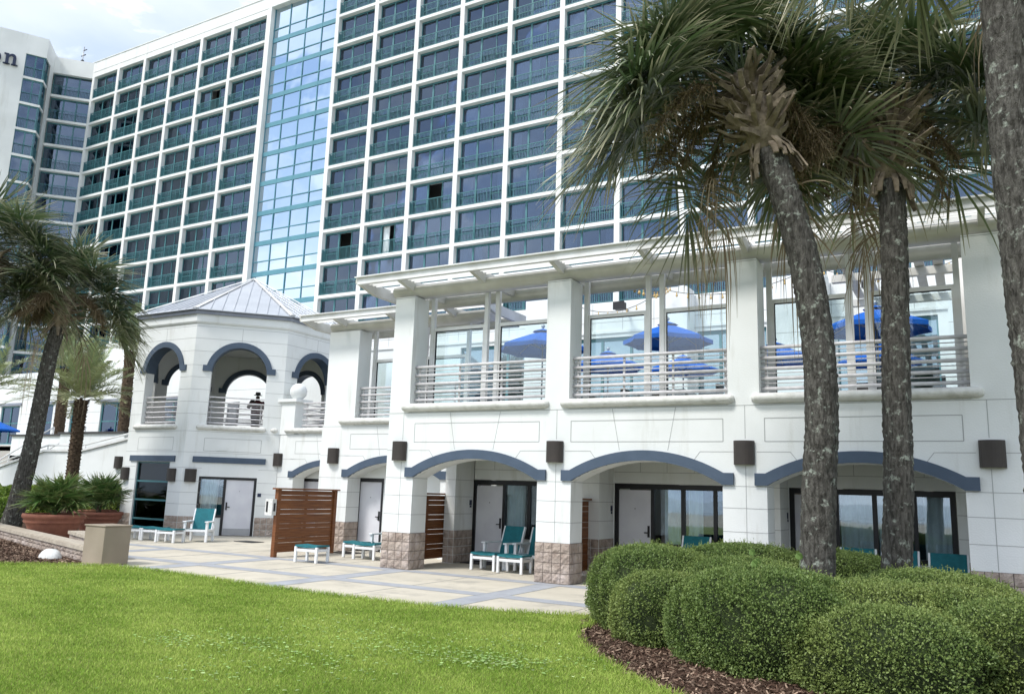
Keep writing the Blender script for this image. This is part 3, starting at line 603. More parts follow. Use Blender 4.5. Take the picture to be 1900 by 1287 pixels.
# ------------------------------------------------------------------ octagonal pavilion
s2 = math.sqrt(.5); OC = (-24.95, 22.35); AP, SD = 3.75, 3.107
PV = empty('pavilion', (OC[0], OC[1], 0), 'white octagonal corner pavilion with arched upper openings and silver metal roof', 'pavilion')
faces8 = []
for k in range(8):
    a = math.pi/4*k; d = (math.cos(a), math.sin(a)); n = (-d[1], d[0]); mid = (OC[0]-n[0]*AP, OC[1]-n[1]*AP); faces8.append(((mid[0]-d[0]*SD/2, mid[1]-d[1]*SD/2), d))
up_w = MB(); lo_w = MB(); jn = MB(); blk = MB(); TH = .34
for k, (o, d) in enumerate(faces8):
    op = dict(s0=.62, s1=2.49, zb=3.66, zs=5.6, rise=.90)
    arched_wall(up_w, o, d, 0, SD, 3.52, 7.62, TH, [op])
    ls = []
    if k == 0: ls = [dict(s0=.66, s1=2.44, zb=.12, zs=2.42)]
    if k == 1: ls = [dict(s0=.56, s1=2.46, zb=-.02, zs=1.97)]
    arched_wall(lo_w, o, d, 0, SD, -.02, 3.52, TH, ls)
    q = MB(); moulding(q, o, d, dict(s0=.63, s1=2.48, zs=5.6, rise=.89), .2, .3, .21, -.05, TH+.05); q.build('arch_moulding', 'navy', PV)
    q = MB(); sill(q, o, d, .3, 2.62 if k != 2 else 2.5, t=.03, ry=.16); q.build('sill', 'sill', PV)
    q = MB(); railing(q, o, d, .6, 2.5, zs=(3.82, 4.0, 4.18, 4.36, 4.54), t=.16, top=4.72); q.build('railing', 'rail', PV)
    if k in (7, 0, 1, 2):
        for z in (1.03, 1.42, 1.80, 2.25, 2.78, 3.50): 
            for a, b in (((0, .62), (2.48, SD)) if z < 2.3 else ((0, SD),)): seg(jn, o, d, (a, z), (b, z))
        for z in (4.1, 4.52, 4.95, 5.38, 5.8):
            for a, b in ((0, .60 if z < 5.5 else .3), (2.5 if z < 5.5 else 2.81, SD)): seg(jn, o, d, (a, z), (b, z))
        for z in (6.3, 6.75, 7.18):
            if z < 6.6: seg(jn, o, d, (0, z), (.72, z)); seg(jn, o, d, (2.39, z), (SD, z))
            else: seg(jn, o, d, (0, z), (SD, z))
        seg(jn, o, d, (SD/2, 6.72), (SD/2, 7.18))
        for q in (((.62, 2.84), (2.5, 2.84)), ((.62, 3.275), (2.5, 3.275)), ((.62, 2.84), (.62, 3.275)), ((2.5, 2.84), (2.5, 3.275))): seg(jn, o, d, *q, .014)
        q = MB(); q.obox(o, d, .3, 2.7, -.05, .0, 2.44, 2.64); q.build('lintel_bar', 'navy', PV)
    rng_ = ((0, .6), (2.46, SD)) if k == 0 else ((0, .55), (2.48, SD)) if k == 1 else ((0, SD),)
    if k in (0, 1, 7):
        for a, b in rng_: blocks(blk, (o[0]+d[1]*.005, o[1]-d[0]*.005), d, a, b, 0, .63, cw=.21, ch=.21)
lo_w.build('lower_wall', 'stucco', PV); up_w.build('upper_wall', 'stucco', PV); jn.build('scored_joints', 'joint', PV); blk.build('block_base', 'block', PV)
def octo(r0, z0, r1, z1, mb, cap0=False, cap1=False):
    P = lambda r, z: [(OC[0]+r/math.cos(math.pi/8)*math.cos(math.pi/8+k*math.pi/4), OC[1]+r/math.cos(math.pi/8)*math.sin(math.pi/8+k*math.pi/4), z) for k in range(8)]
    a, b = P(r0, z0), P(r1, z1); mb.add(a+b, [(k, (k+1) % 8, 8+(k+1) % 8, 8+k) for k in range(8)])
    if cap0: mb.add(a, [tuple(range(7, -1, -1))])
    if cap1: mb.add(b, [tuple(range(8))])
q = MB(); octo(AP+.03, 7.28, AP+.07, 7.34, q, True); octo(AP+.07, 7.34, AP+.07, 7.62, q); octo(AP+.07, 7.62, AP-.1, 7.63, q); q.build('cornice', 'stucco', PV)
q = MB(); octo(AP+.15, 7.60, AP+.15, 7.74, q, True, True); q.build('eaves_trim', 'rooftrim', PV)
q = MB(); octo(AP-.34, 3.3, AP-.34, 3.56, q, True, True); q.build('floor', 'plaza', PV)
q = MB(); octo(AP-.3, 7.2, AP-.3, 7.25, q, True, True); q.build('ceiling', 'stucco', PV)
# roof: eight sloping panels with standing seams and hip caps
rf = MB(); RE, ZE, ZA = AP+.24, 7.76, 9.93
for k in range(8):
    a = math.pi/4*k; d = Vector((math.cos(a), math.sin(a), 0)); n = Vector((-d.y, d.x, 0)); hw = RE*math.tan(math.pi/8)
    c = Vector((OC[0], OC[1], 0)); e0 = c-n*RE-d*hw+Vector((0, 0, ZE)); e1 = c-n*RE+d*hw+Vector((0, 0, ZE)); ap = c+Vector((0, 0, ZA))
    rf.quad(e0, e1, ap)
    rf.quad(e0-Vector((0, 0, .03)), e1-Vector((0, 0, .03)), e1, e0)
    for j in range(-4, 5):
        s = j*.38; f = 1-abs(s)/hw
        if f < .06: continue
        p0 = c-n*RE+d*s+Vector((0, 0, ZE)); p1 = p0+(ap-(c-n*RE+Vector((0, 0, ZE))))*f
        upv = Vector((0, 0, .035)); q = d*.012
        rf.add([p0-q, p0+q, p1+q, p1-q, p0-q+upv, p0+q+upv, p1+q+upv, p1-q+upv], [(4, 5, 6, 7), (0, 4, 7, 3), (1, 2, 6, 5), (0, 1, 5, 4)])
rf.build('roof', 'metalroof', PV)
rf = MB()
for k in range(8):
    a = math.pi/8+k*math.pi/4; rr = RE/math.cos(math.pi/8); p0 = Vector((OC[0]+rr*math.cos(a), OC[1]+rr*math.sin(a), ZE+.02)); ap = Vector((OC[0], OC[1], ZA+.04)); t = Vector((-math.sin(a), math.cos(a), 0))*.10
    o_ = Vector((0, 0, .045)); rf.add([p0-t, p0+o_, p0+t, ap-t*.3, ap+o_, ap+t*.3], [(0, 1, 4, 3), (1, 2, 5, 4), (0, 2, 1)])
rf.build('hip_caps', 'whitemetal', PV)
# tall dark window in the front face
o, d = faces8[0]; f = MB(); f.obox(o, d, .6, .68, .06, .16, .0, 2.43); f.obox(o, d, 2.42, 2.47, .06, .16, .0, 2.43); f.obox(o, d, .68, 2.42, .06, .16, 2.38, 2.43)
for z in (1.75, 1.11, .46, .12): f.obox(o, d, .68, 2.42, .06, .15, z-.03, z+.03)
fr = f.build('window_frame', 'teal', PV); g = MB(); g.obox(o, d, .68, 2.42, .10, .11, .12, 2.38); g.build('pane', 'tintedglass', fr)
g = MB(); g.obox(o, d, .3, 2.8, .9, .92, 0, 3.2); g.build('room_interior', 'dark', PV)
# door and curtained window in the angled face; built straight and turned
def rot_part(mb, o, d):
    mb.v = [(o[0]+d[0]*x-d[1]*y, o[1]+d[1]*x+d[0]*y, z) for x, y, z in mb.v]; return mb
o, d = faces8[1]; f = MB(); f.box(.56, 2.46, .02, .1, 1.88, 1.97)
for a, b in ((.56, .63), (1.37, 1.46), (2.37, 2.46)): f.box(a, b, .022, .098, 0 if a > 1 else .62, 1.88)
f.box(.63, 1.37, .022, .098, .60, .68); fr = rot_part(f, o, d).build('window_frame', 'darkframe', PV)
g = MB(); g.box(.63, 1.37, .06, .066, .68, 1.88); rot_part(g, o, d).build('pane', 'pane', fr)
g = MB(); g.box(.56, 1.37, .05, .09, -.02, .60); rot_part(g, o, d).build('panel', 'stucco', PV)
g = MB(); curtain(g, .66, 1.2, .26, .5, 1.95); rot_part(g, o, d).build('curtain', 'curtain', PV)
g = MB(); g.box(.3, 2.7, .8, .82, 0, 2.2); rot_part(g, o, d).build('room_back', 'dark', PV)
g = MB(); g.box(1.46, 2.37, .05, .09, .02, 1.88); dr = rot_part(g, o, d).build('door', 'door', PV)
g = MB(); g.box(1.50, 1.55, .03, .05, .86, 1.12); g.box(1.52, 1.64, .0, .03, .95, .975); g.tube([(1.92, .04, 1.5), (1.92, .055, 1.5)], .012, 8); rot_part(g, o, d).build('door_handle', 'black', dr)
g = MB(); g.box(1.48, 2.35, .044, .05, .04, .24); rot_part(g, o, d).build('kick_plate', 'alu', dr)
for zz, cc_ in ((1.33, 'letter'),):
    g = MB(); g.box(2.52, 2.64, -.015, 0, zz, zz+.12); pl = rot_part(g, o, d).build('number_plate', 'letter', PV)
g = MB(); g.box(1.05, 1.38, -.02, 0, 2.86, 3.02); g.box(1.08, 1.35, -.024, -.02, 2.88, 3.0); rot_part(g, o, d).build('vent_cover', 'stucco', PV)
for s, k, lb in ((.28, 1, 'bronze wall lamp left of the curtained window on the angled pavilion wall'), (2.63, 0, 'bronze wall lamp right of the tall dark pavilion window'), (.12, 0, 'bronze wall lamp left of the tall dark pavilion window'), (2.6, 7, 'bronze wall lamp seen edge-on at the far left of the pavilion')):
    o, d = faces8[k]; sconce(o[0]+d[0]*s, o[1]+d[1]*s, 1.77, d, lb, 'bronze wall lamps on the pavilion')

# ------------------------------------------------------------------ hotel tower
YT = 46.7; FH = 2.75; ZT = 41.47; BW = 4.27
HT = empty('hotel_tower', (-50, YT, 0), 'very tall white hotel tower with teal balcony rails and mirrored glass strip', 'hotel tower')
def slab_z(s): return ZT-(s-1)*FH
colsL = [(-79.2+4.268*i, -79.2+4.268*(i+1)-(.37 if i < 5 else .02)) for i in range(6)]     # clear bay from fin to fin
colsR = [(-44.72+4.30*i, -44.72+4.30*(i+1)-.38) for i in range(13)]
fm = MB()
fins = [(-79.57, -79.2)]+[(b, b+.37) for a, b in colsL[:-1]]+[(-53.61, -53.06), (-45.1, -44.72)]+[(b, b+.38) for a, b in colsR]
for a, b in fins: fm.box(a, b, YT, YT+3.5, 0, 45.7)
for a, b in colsL+colsR:
    for s in range(1, 16): fm.box(a, b, YT+.01, YT+.9, slab_z(s)-.24, slab_z(s))
    fm.box(a, b, YT+.012, YT+3.4, slab_z(0)-.25, 45.7)
for a, b in ((-79.9, -53.3), (-44.9, 11.6)): fm.box(a, b, YT-.05, YT+3.3, 45.7, 45.78); fm.box(a+.4, b, YT-.02, YT+.01, 44.55, 44.60)
fm.box(-53.06, -45.1, YT+.012, YT+3.4, 44.62, 45.7); fm.box(-79.57, 11.5, YT+3.4, YT+16, 0, 45.6)
fm.box(-53.06, -45.1, YT+2.4, YT+3.35, 0, 44.62)
fm.build('concrete_frame', 'tower', HT)
dk = MB()
for a, b in colsL+colsR: dk.quad((a, YT+2.2, 0), (b, YT+2.2, 0), (b, YT+2.2, 44), (a, YT+2.2, 44))
dk.build('room_backs', 'room', HT)
# bay-local meshes: x 0..W, y 0 = front of the slab, z 0 = floor
def bay_meshes(W):
    sx = W/3.9; H = 2.50; X = lambda v: v*sx
    def fr(openmid):
        f = MB(); y0, y1 = .40, .48
        f.box(0, W, y0, y1, 2.36, H); f.box(0, X(.07), y0, y1, 0, 2.36); f.box(W-X(.06), W, y0, y1, 0, 2.36)
        f.box(X(1.36), X(1.50), y0-.01, y1+.01, 0, 2.36); f.box(X(2.70), X(2.755), y0, y1, 0, 2.36); f.box(X(.07), X(1.36), y0+.002, y1-.002, 0, .12); f.box(X(1.5), X(2.7), y0+.002, y1-.002, 0, .10); f.box(X(2.755), W-X(.06), y0+.002, y1-.002, 0, .12)
        f.box(X(.07), X(1.36), y0+.01, y1-.01, .72, .78); f.box(X(2.755), W-X(.06), y0+.01, y1-.01, .72, .78)
        return f
    def gl(openmid):
        g = MB(); g.box(X(.07), X(1.36), .44, .446, .12, 2.36); g.box(X(2.755), W-X(.06), .44, .446, .12, 2.36)
        if not openmid: g.box(X(1.5), X(2.7), .43, .436, .1, 2.36)
        return g
    def cu(k):
        c = MB(); pl = [[(.1, 1.0), (3.1, 3.8)], [(.1, 1.36), (1.5, 2.1), (2.75, 3.85)], [(.1, .75), (3.35, 3.85)], [(.1, 1.36), (2.75, 3.85)]][k]
        for a, b in pl: curtain(c, X(a), X(b), .62, .05, 2.4, .04, .2)
        return c
    def ra():
        r = MB(); r.box(0, W, .05, .10, 1.02, 1.07); r.box(0, W, .055, .095, .07, .11); n = 31
        for i in range(n):
            x = W*(i+.5)/n; w_ = .024 if i % 8 == 4 else .011; r.box(x-w_, x+w_, .063, .087, .11, 1.02)
        r.box(0, .012, .1, .38, .1, 1.05); return r
    return [fr(0), gl(0), gl(1), cu(0), cu(1), cu(2), cu(3), ra()]
def to_me(mb, name, mt):
    me = bpy.data.meshes.new(name); me.from_pydata(mb.v, [], mb.f); me.materials.append(M[mt]); me.polygons.foreach_set('use_smooth', mb.sm); return me
bl = {}
for key, W in (('L', 3.898), ('E', 4.248), ('R', 3.92)):
    ms_ = bay_meshes(W); bl[key] = (ms_, [to_me(q, n, t) for q, n, t in zip(ms_, ['window', 'pane', 'pane', 'curtain', 'curtain', 'curtain', 'curtain', 'balcony_railing'], ['teal', 'panetower', 'panetower', 'curtain', 'curtain', 'curtain', 'curtain', 'teal'])])
bays = []
for i, (a, b) in enumerate(colsL):
    for s in range(1, 15): bays.append(('E' if i == 5 else 'L', a, s))
for i, (a, b) in enumerate(colsR):
    for s in range(0, 15): bays.append(('R', a, s))
def vis(b):
    z = slab_z(b[2])+1.2-HC; X = b[1]+2; v = Vector((X, YT, z)); dz = v.dot(fwd); px_ = 950+1489.6*v.dot(r2)/dz; py_ = 643.5-1489.6*v.dot(u2)/dz
    if px_ > 1100 and py_ < 330: return 0
    if px_ < 170 and py_ > 450: return 0
    if 560 < px_ and py_ > 600-.12*(px_-560)+20 and not (px_ > 700 and py_ < 560): return 0
    if px_ < -30 or py_ < -30 or px_ > 1500 or py_ > 700 or slab_z(b[2]) < 8: return 0
    return 1/dz
bays.sort(key=lambda b: -vis(b))
rest = {k: MB() for k in ('win', 'pane', 'cur', 'rail')}
def child(name, me, parent, loc=(0, 0, 0)):
    o = bpy.data.objects.new(name, me); col.objects.link(o); o.parent = parent; o.location = loc; return o
rr = random.Random(3)
openset = {(0, 8), (1, 9), (2, 7)}
for idx, (key, x, s) in enumerate(bays):
    ms_, me = bl[key]; op = key == 'R' and (round((x+44.72)/4.3), s) in ((2, 8), (0, 9), (1, 9)) or key == 'L' and (round((x+79.2)/4.268), s) == (4, 3)
    ck = rr.choice((3, 3, 4, 4, 5, 6, 6)); loc = (x-(-50), 0, slab_z(s))
    if idx < 100:
        wn = child('window', me[0], HT, loc); child('pane', me[2 if op else 1], wn); child('curtain', me[ck], wn); child('balcony_railing', me[7], HT, loc)
    else:
        for k, mi in (('win', 0), ('pane', 2 if op else 1), ('cur', ck), ('rail', 7)):
            src = ms_[mi]; rest[k].add([(v[0]+x, v[1]+YT, v[2]+slab_z(s)) for v in src.v], src.f)
for k, nm, mt in (('win', 'remaining_windows', 'teal'), ('pane', 'remaining_panes', 'panetower'), ('cur', 'remaining_curtains', 'curtain'), ('rail', 'remaining_railings', 'teal')):
    rest[k].build(nm, mt, HT, kind='stuff')
# mirrored strip
f = MB(); y = YT+.5; x0, x1 = -53.06, -45.1
for s in range(1, 15): f.box(x0, x1, y-.06, y+.1, slab_z(s)-.26, slab_z(s)+.14)
f.build('spandrel_band', 'tealband', HT)
f = MB(); cw = (x1-x0)/4
for i in range(1, 4): f.box(x0+cw*i-.035, x0+cw*i+.035, y-.07, y+.05, 0, 44.6)
f.box(x0, x0+.06, y-.05, y+.05, 0, 44.6); f.box(x1-.06, x1, y-.05, y+.05, 0, 44.6)
for s in range(1, 15): f.box(x0, x1, y-.062, y+.04, slab_z(s)+1.02, slab_z(s)+1.09)
cwf = f.build('curtain_wall_frame', 'tealband', HT)
for s in range(1, 14):
    z0 = slab_z(s)
    for i in range(4):
        for a, b in ((.14, 1.02), (1.09, 2.49 if s > 1 else 3.15)):
            g = MB(); t = random.gauss(0, .006); u = random.gauss(0, .006); X0, X1 = x0+cw*i+.05, x0+cw*(i+1)-.05; Z0, Z1 = z0+a, z0+b
            g.quad((X0, y-t, Z0-0), (X1, y+t, Z0), (X1, y+t+u, Z1), (X0, y-t+u, Z1))
            if s <= 12 and len([1 for c in cwf.children]) < 99: g.build('glass_pane', 'mirror', cwf)
            else: (lowpanes := globals().setdefault('lowpanes', MB())).add(g.v, g.f)
if 'lowpanes' in globals(): lowpanes.build('lower_glass_panes', 'mirror', cwf, kind='stuff')
# angled link and left block with the sign
P0, P1, P2, P3, P4 = (-79.57, 46.7), (-82.15, 44.0), (-79.95, 41.95), (-82.35, 38.1), (-92, 22)
LB = empty('hotel_side_wing', (-86, 40, 0), 'white left wing of the hotel with corner balconies and navy sign letters', 'hotel wing')
f = MB()
def prism(mb, pts, z0, z1):
    n = len(pts); v = [(x, y, z) for z in (z0, z1) for x, y in pts]; mb.add(v, [tuple(range(n-1, -1, -1)), tuple(range(n, 2*n))]+[(i, (i+1) % n, n+(i+1) % n, n+i) for i in range(n)])
def unit(a, b): v = Vector((b[0]-a[0], b[1]-a[1])); return (v.x/v.length, v.y/v.length), v.length
dl, ll = unit(P4, P2)
# wall stands behind a recess for the corner rooms
recess = 1.8
pe = (P2[0]-dl[0]*recess, P2[1]-dl[1]*recess)
prism(f, [P4, pe, (pe[0]-1.9, pe[1]+1.3), (-83.6, 43.0), (-84.5, 60), (-110, 60), (-110, 22)], 0, 43.9)
prism(f, [P4, P2, P1, (P1[0]-4, P1[1]+6), (-110, 60), (-110, 22)], 43.9, 46.0)
d12, l12 = unit(P2, P1)
prism(f, [(P1[0]-d12[0]*1.35, P1[1]-d12[1]*1.35), P1, (P1[0]-2.2, P1[1]-.4), (P1[0]-2.0, P1[1]-1.6)], 0, 43.9)
prism(f, [P1, P0, (P0[0]+.2, P0[1]+5), (P1[0]-4, P1[1]+6)], 43.9, 45.7)
for s in range(1, 16):
    z = slab_z(s); prism(f, [P1, P0, (P0[0]-.8, P0[1]+.8), (P1[0]-.8, P1[1]+.8)], z-.24, z)
    prism(f, [pe, P2, (P2[0]+d12[0]*1.4, P2[1]+d12[1]*1.4), (pe[0]-1.5, pe[1]+1.6)], z-.24, z)
f.build('wall', 'tower', LB)
def room_front(Pa, Pb, name_par, inset, cols=3):
    d_, l_ = unit(Pa, Pb)
    for s in range(1, 13):
        z = slab_z(s); f = MB(); f.obox(Pa, d_, 0, l_, inset, inset+.08, z+2.36, z+2.51)
        for i in range(cols+1): x = l_*i/cols; f.obox(Pa, d_, max(x-.06, 0), min(x+.06, l_), inset, inset+.08, z, z+2.36)
        w_ = f.build('window', 'teal', name_par); g = MB(); g.obox(Pa, d_, .03, l_-.03, inset+.04, inset+.046, z, z+2.36); g.build('pane', 'panetower', w_)
        r = MB(); r.obox(Pa, d_, 0, l_, .04, .08, z+1.02, z+1.07); n = int(l_/.13)
        for i in range(n): x = l_*(i+.5)/n; r.obox(Pa, d_, x-.011, x+.011, .05, .07, z+.05, z+1.02)
        r.build('balcony_railing', 'teal', name_par)
room_front(P1, P0, LB, .42); room_front(pe, P2, LB, .12, 2); room_front(P2, (P2[0]+d12[0]*1.4, P2[1]+d12[1]*1.4), LB, .12, 1)
g = MB(); prism(g, [(pe[0]-.9, pe[1]+.7), (P2[0]-.75, P2[1]+.45), (P2[0]+d12[0]*1.2-.5, P2[1]+d12[1]*1.2-.2), (pe[0]-1.9, pe[1]+1.2)], 0, 43.8); g.obox((P1[0]-1.2, P1[1]+1.2), unit(P1, P0)[0], 0, 3.8, 0, .1, 0, 43.8); g.build('room_backs', 'room', LB)
# sign letters "on" on the wing wall
nl = (dl[1], -dl[0])
def letter(name, polys, s0, z0, h, lab):
    mb = MB(); 
    for outer, inner in polys:
        n = len(outer); q = []
        for off in (.12, .30):
            q.append([(P2[0]+dl[0]*(s0+u*h)+nl[0]*off, P2[1]+dl[1]*(s0+u*h)+nl[1]*off, z0+v*h) for u, v in outer])
        if inner is None:
            mb.add(q[0]+q[1], [tuple(range(n-1, -1, -1)), tuple(range(n, 2*n))]+[(i, (i+1) % n, n+(i+1) % n, n+i) for i in range(n)])
        else:
            qi = [[(P2[0]+dl[0]*(s0+u*h)+nl[0]*off, P2[1]+dl[1]*(s0+u*h)+nl[1]*off, z0+v*h) for u, v in inner] for off in (.12, .30)]
            for i in range(n):
                j = (i+1) % n; mb.quad(q[1][i], q[1][j], qi[1][j], qi[1][i]); mb.quad(q[0][i], q[0][j], q[1][j], q[1][i]); mb.quad(qi[0][j], qi[0][i], qi[1][i], qi[1][j])
    return mb.build(name, 'letter', LB, label=lab)
el = lambda rx, ry, cx=.5, cy_=.5: [(cx+rx*math.cos(2*math.pi*k/24), cy_+ry*math.sin(2*math.pi*k/24)) for k in range(24)]
rc = lambda a, b, c, e: [(a, c), (b, c), (b, e), (a, e)]
SZ = 42.17; HL = 1.13
letter('sign_letter', [(el(.5, .52), el(.22, .38))], -4.95, SZ, HL, 'navy letter o at the left edge of the sign')
arcn = [(.30+.36*(1-math.cos(math.pi*k/10))/1.0, .62+.40*math.sin(math.pi*k/10)) for k in range(11)]
letter('sign_letter', [(rc(.16, .40, 0, 1.0), None), (rc(0, .52, 0, .09), None), (rc(.02, .2, .9, 1.0), None), (rc(.72, .96, 0, .72), None), (rc(.62, 1.12, 0, .09), None),
   ([(.38, .62), (.46, .78), (.58, .86), (.70, .80), (.72, .68), (.96, .70), (.92, .88), (.80, 1.0), (.66, 1.04), (.5, .98), (.38, .86)], None)], -3.62, SZ, HL, 'navy letter n with slab serifs')
t = empty('roof_mast', (-83.3, 47.5, 45.7), 'small antenna mast with cross arms standing on the hotel roof', 'antenna')
b = MB(); b.tube([(-83.3, 47.5, 45.6), (-83.25, 47.5, 49.0)], .05, 6); b.build('mast', 'alu', t); b = MB(); b.box(-83.6, -82.8, 47.46, 47.54, 47.9, 47.98); b.box(-83.45, -83.15, 47.4, 47.6, 46.4, 47.4); b.box(-83.35, -82.7, 47.46, 47.54, 48.5, 48.56); b.build('antenna_arms', 'black', t)

# ------------------------------------------------------------------ podium (restaurant level) behind the terrace
PD = empty('restaurant_building', (-10, 28, 3.5), 'low white panelled restaurant building behind the blue umbrellas', 'building')
f = MB(); ZP = 9.1; YP = 28.2
wins = [(-13.3, -9.75), (-8.35, -5.9), (-3.6, -.6), (1.5, 4), (-18.6, -15.2)]
arched_wall(f, (0, YP), D1, -28, 9, 3.5, ZP, .5, [dict(s0=a, s1=b, zb=3.56, zs=7.75) for a, b in wins])
f.box(-28, 9, YP+.5, YP+14, 3.5, ZP-.3); 
for a, b in ((-9.45, -8.45), (-5.55, -3.8), (-.3, 1.2), (-15, -13.6)): f.box(a, b, YP-.9, YP-.002, 3.5, ZP+.15)
f.box(-28, 9, YP-.06, YP-.002, 7.9, 8.0)
f.build('wall', 'stucco', PD)
jn = MB()
for z in (8.35,): seg(jn, (0, YP), D1, (-28, z), (9, z), .02)
for i in range(30): seg(jn, (0, YP), D1, (-27.5+i*1.25, 7.9), (-27.5+i*1.25, ZP), .02)
for a in (-9.45, -5.55, -.3): seg(jn, (0, YP-.9), D1, (a, 7.3), (a+1.2, 7.3), .02)
jn.build('panel_joints', 'joint', PD)
for a, b in wins:
    f = MB(); f.box(a, b, YP+.1, YP+.2, 7.62, 7.75); n = 3
    for i in range(n+1): x = a+(b-a)*i/n; f.box(max(x-.05, a), min(x+.05, b), YP+.1, YP+.2, 3.56, 7.62)
    f.box(a, b, YP+.11, YP+.19, 5.9, 5.98); w_ = f.build('window_frame', 'teal', PD); g = MB(); g.box(a, b, YP+.14, YP+.15, 3.56, 7.62); g.build('pane', 'podiumglass', w_)
# louvred roof slats in front of the right part
f = MB()
for i in range(13): x = -2.6+i*.42; f.box(x, x+.22, 18.6, 25, 7.72, 7.78)
f.box(-2.9, 3.4, 18.4, 18.6, 7.5, 7.7); f.box(-2.9, 3.4, 22, 22.2, 7.5, 7.7); f.box(-2.9, 3.4, 25, 25.2, 7.5, 7.7)
f.build('pergola', 'ivory', None, label='pergola roof of pale slats over the right end of the terrace', cat='pergola')
f = MB(); f.tube([(.15, 18.5, 3.56), (.15, 18.5, 7.5)], .2, 16); f.tube([(.15, 25, 3.56), (.15, 25, 7.5)], .2, 16); f.build('round_column', 'ivory', None, label='round pale column standing behind the right railing', cat='column')
for x, lb in ((-11.05, 'black loudspeaker on the white wall left of the nearest blue umbrella'), (-2.48, 'black loudspeaker on the white wall beside the second palm trunk')):
    t = empty('loudspeaker', (x, 27.4, 8.6), lb, 'loudspeaker', 'black loudspeakers on the restaurant wall'); b = MB(); b.box(x-.2, x+.2, 27.3, 27.55, 8.62, 8.88); b.box(x-.22, x+.22, 27.25, 27.30, 8.6, 8.9); b.build('cabinet', 'black', t)
    b = MB(); b.box(x-.03, x+.03, 27.6, 28.2, 8.72, 8.8); b.build('bracket', 'alu', t)

# ------------------------------------------------------------------ umbrellas, tables, chairs on the terrace
def umbrella(x, y, za, r, label, g='blue market umbrellas', rz=.3, zf=3.56):
    t = empty('umbrella', (x, y, zf), label, 'umbrella', g); n = 8; c = MB(); u = za-.16; ze = za-.58*r/1.25
    P = lambda k, f, z: (x+r*f*math.cos(rz+2*math.pi*k/n), y+r*f*math.sin(rz+2*math.pi*k/n), z)
    for k in range(n):
        K1 = k+1; pts = []
        rows = []
        for f in (.02, .3, .65, 1):
            row = []
            for j in range(5):
                q = k+j/4; sag = 1-.05*math.sin(math.pi*j/4)*f; row.append(P(q, f*(math.cos(math.pi/n)/math.cos((j/4-.5)*2*math.pi/n) if True else 1)/math.cos(math.pi/n)*sag*math.cos(math.pi/n)**0, za-.06-(za-.06-ze)*f**1.15+.03*math.sin(math.pi*j/4)*0))
            rows.append(row)
        v = [p for row in rows for p in row]; c.add(v, [(i*5+j, i*5+j+1, i*5+j+6, i*5+j+5) for i in range(3) for j in range(4)], False)
        e = rows[-1]; c.add(e+[(p[0], p[1], p[2]-.10) for p in e], [(j, j+5, j+6, j+1) for j in range(4)])
    c.build('canopy', 'umb', t)
    c = MB()
    for k in range(n): c.add([P(k, 0, za+.02), P(k, .26, za-.08), P(k+1, .26, za-.08)], [(0, 1, 2)])
    c.build('vent_cap', 'umb', t)
    b = MB(); b.tube([(x, y, zf+.05), (x, y, za+.03)], .022, 8); b.build('pole', 'alu', t)
    b = MB(); 
    for k in range(n): b.tube([(x, y, za-.55), P(k, .55, za-.06-(za-.06-ze)*.5-.03)], .009, 5); b.tube([P(k, .05, za-.09), P(k, .98, ze+.0)], .008, 5)
    b.build('ribs', 'alu', t)
    b = MB(); b.lathe([(0, -.05), (.05, -.03), (.055, .0), (.04, .04), (0, .06)], 12, (x, y, za+.08)); b.build('finial', 'alu', t)
    b = MB(); b.lathe([(.28, 0), (.28, .05), (.05, .08), (.04, .3), (0, .3)], 20, (x, y, zf)); b.build('base', 'black', t)
umbrella(-6.38, 19, 6.1, 1.02, 'blue umbrella with ribbed underside in the middle terrace bay, nearest one')
umbrella(-7.5, 23.8, 6.1, 1.0, 'blue umbrella low behind the railing under the nearest middle one', rz=.1)
umbrella(-9.78, 18.8, 6.12, 1.12, 'blue umbrella half hidden by the second tall white pier')
umbrella(-1.61, 19, 6.1, 1.06, 'blue umbrella between the two palm trunks', rz=.35)
umbrella(-1.95, 23.8, 6.1, 1.0, 'blue umbrella low behind the one between the palm trunks', rz=.15)
umbrella(-4.5, 22.6, 6.1, 1.0, 'small blue umbrella just left of the leaning palm trunk', rz=.0)
umbrella(-9.4, 22.4, 6.1, 1.0, 'blue umbrella low behind the left half of the middle railing', rz=.2)
umbrella(-53.6, 28, 5.3, 1.5, 'small distant blue umbrella at the far left edge', g='blue umbrellas by the steps', rz=.2)
def dining(x, y, lab):
    t = empty('dining_table', (x, y, 3.56), lab, 'table', 'dark dining tables on the terrace'); b = MB(); b.box(x-.5, x+.5, y-.5, y+.5, 4.28, 4.33); b.build('tabletop', 'black', t)
    for a in (-1, 1):
        for c in (-1, 1): b = MB(); b.box(x+a*.44-.025, x+a*.44+.025, y+c*.44-.025, y+c*.44+.025, 3.56, 4.28); b.build('leg', 'black', t)
def tchair(x, y, rz, lab):
    t = empty('dining_chair', (x, y, 3.56), lab, 'chair', 'dark chairs on the terrace', rz)
    for nm, bx in (('seat', (-.24, .24, -.22, .24, .42, .46)), ('backrest', (-.24, .24, .22, .27, .5, .9)), ('leg', (-.23, -.19, -.2, -.16, 0, .42)), ('leg', (.19, .23, -.2, -.16, 0, .42)), ('leg', (-.23, -.19, .2, .24, 0, .9)), ('leg', (.19, .23, .2, .24, 0, .9)), ('armrest', (-.27, -.22, -.2, .24, .64, .68)), ('armrest', (.22, .27, -.2, .24, .64, .68))):
        b = MB(); b.box(*bx); o = b.build(nm, 'black'); o.parent = t
dining(-6.3, 19, 'dark table under the nearest umbrella of the middle bay'); dining(-1.6, 19, 'dark table under the umbrella between the palm trunks'); dining(-10.2, 20.6, 'dark table behind the railing right of the first tall pier')
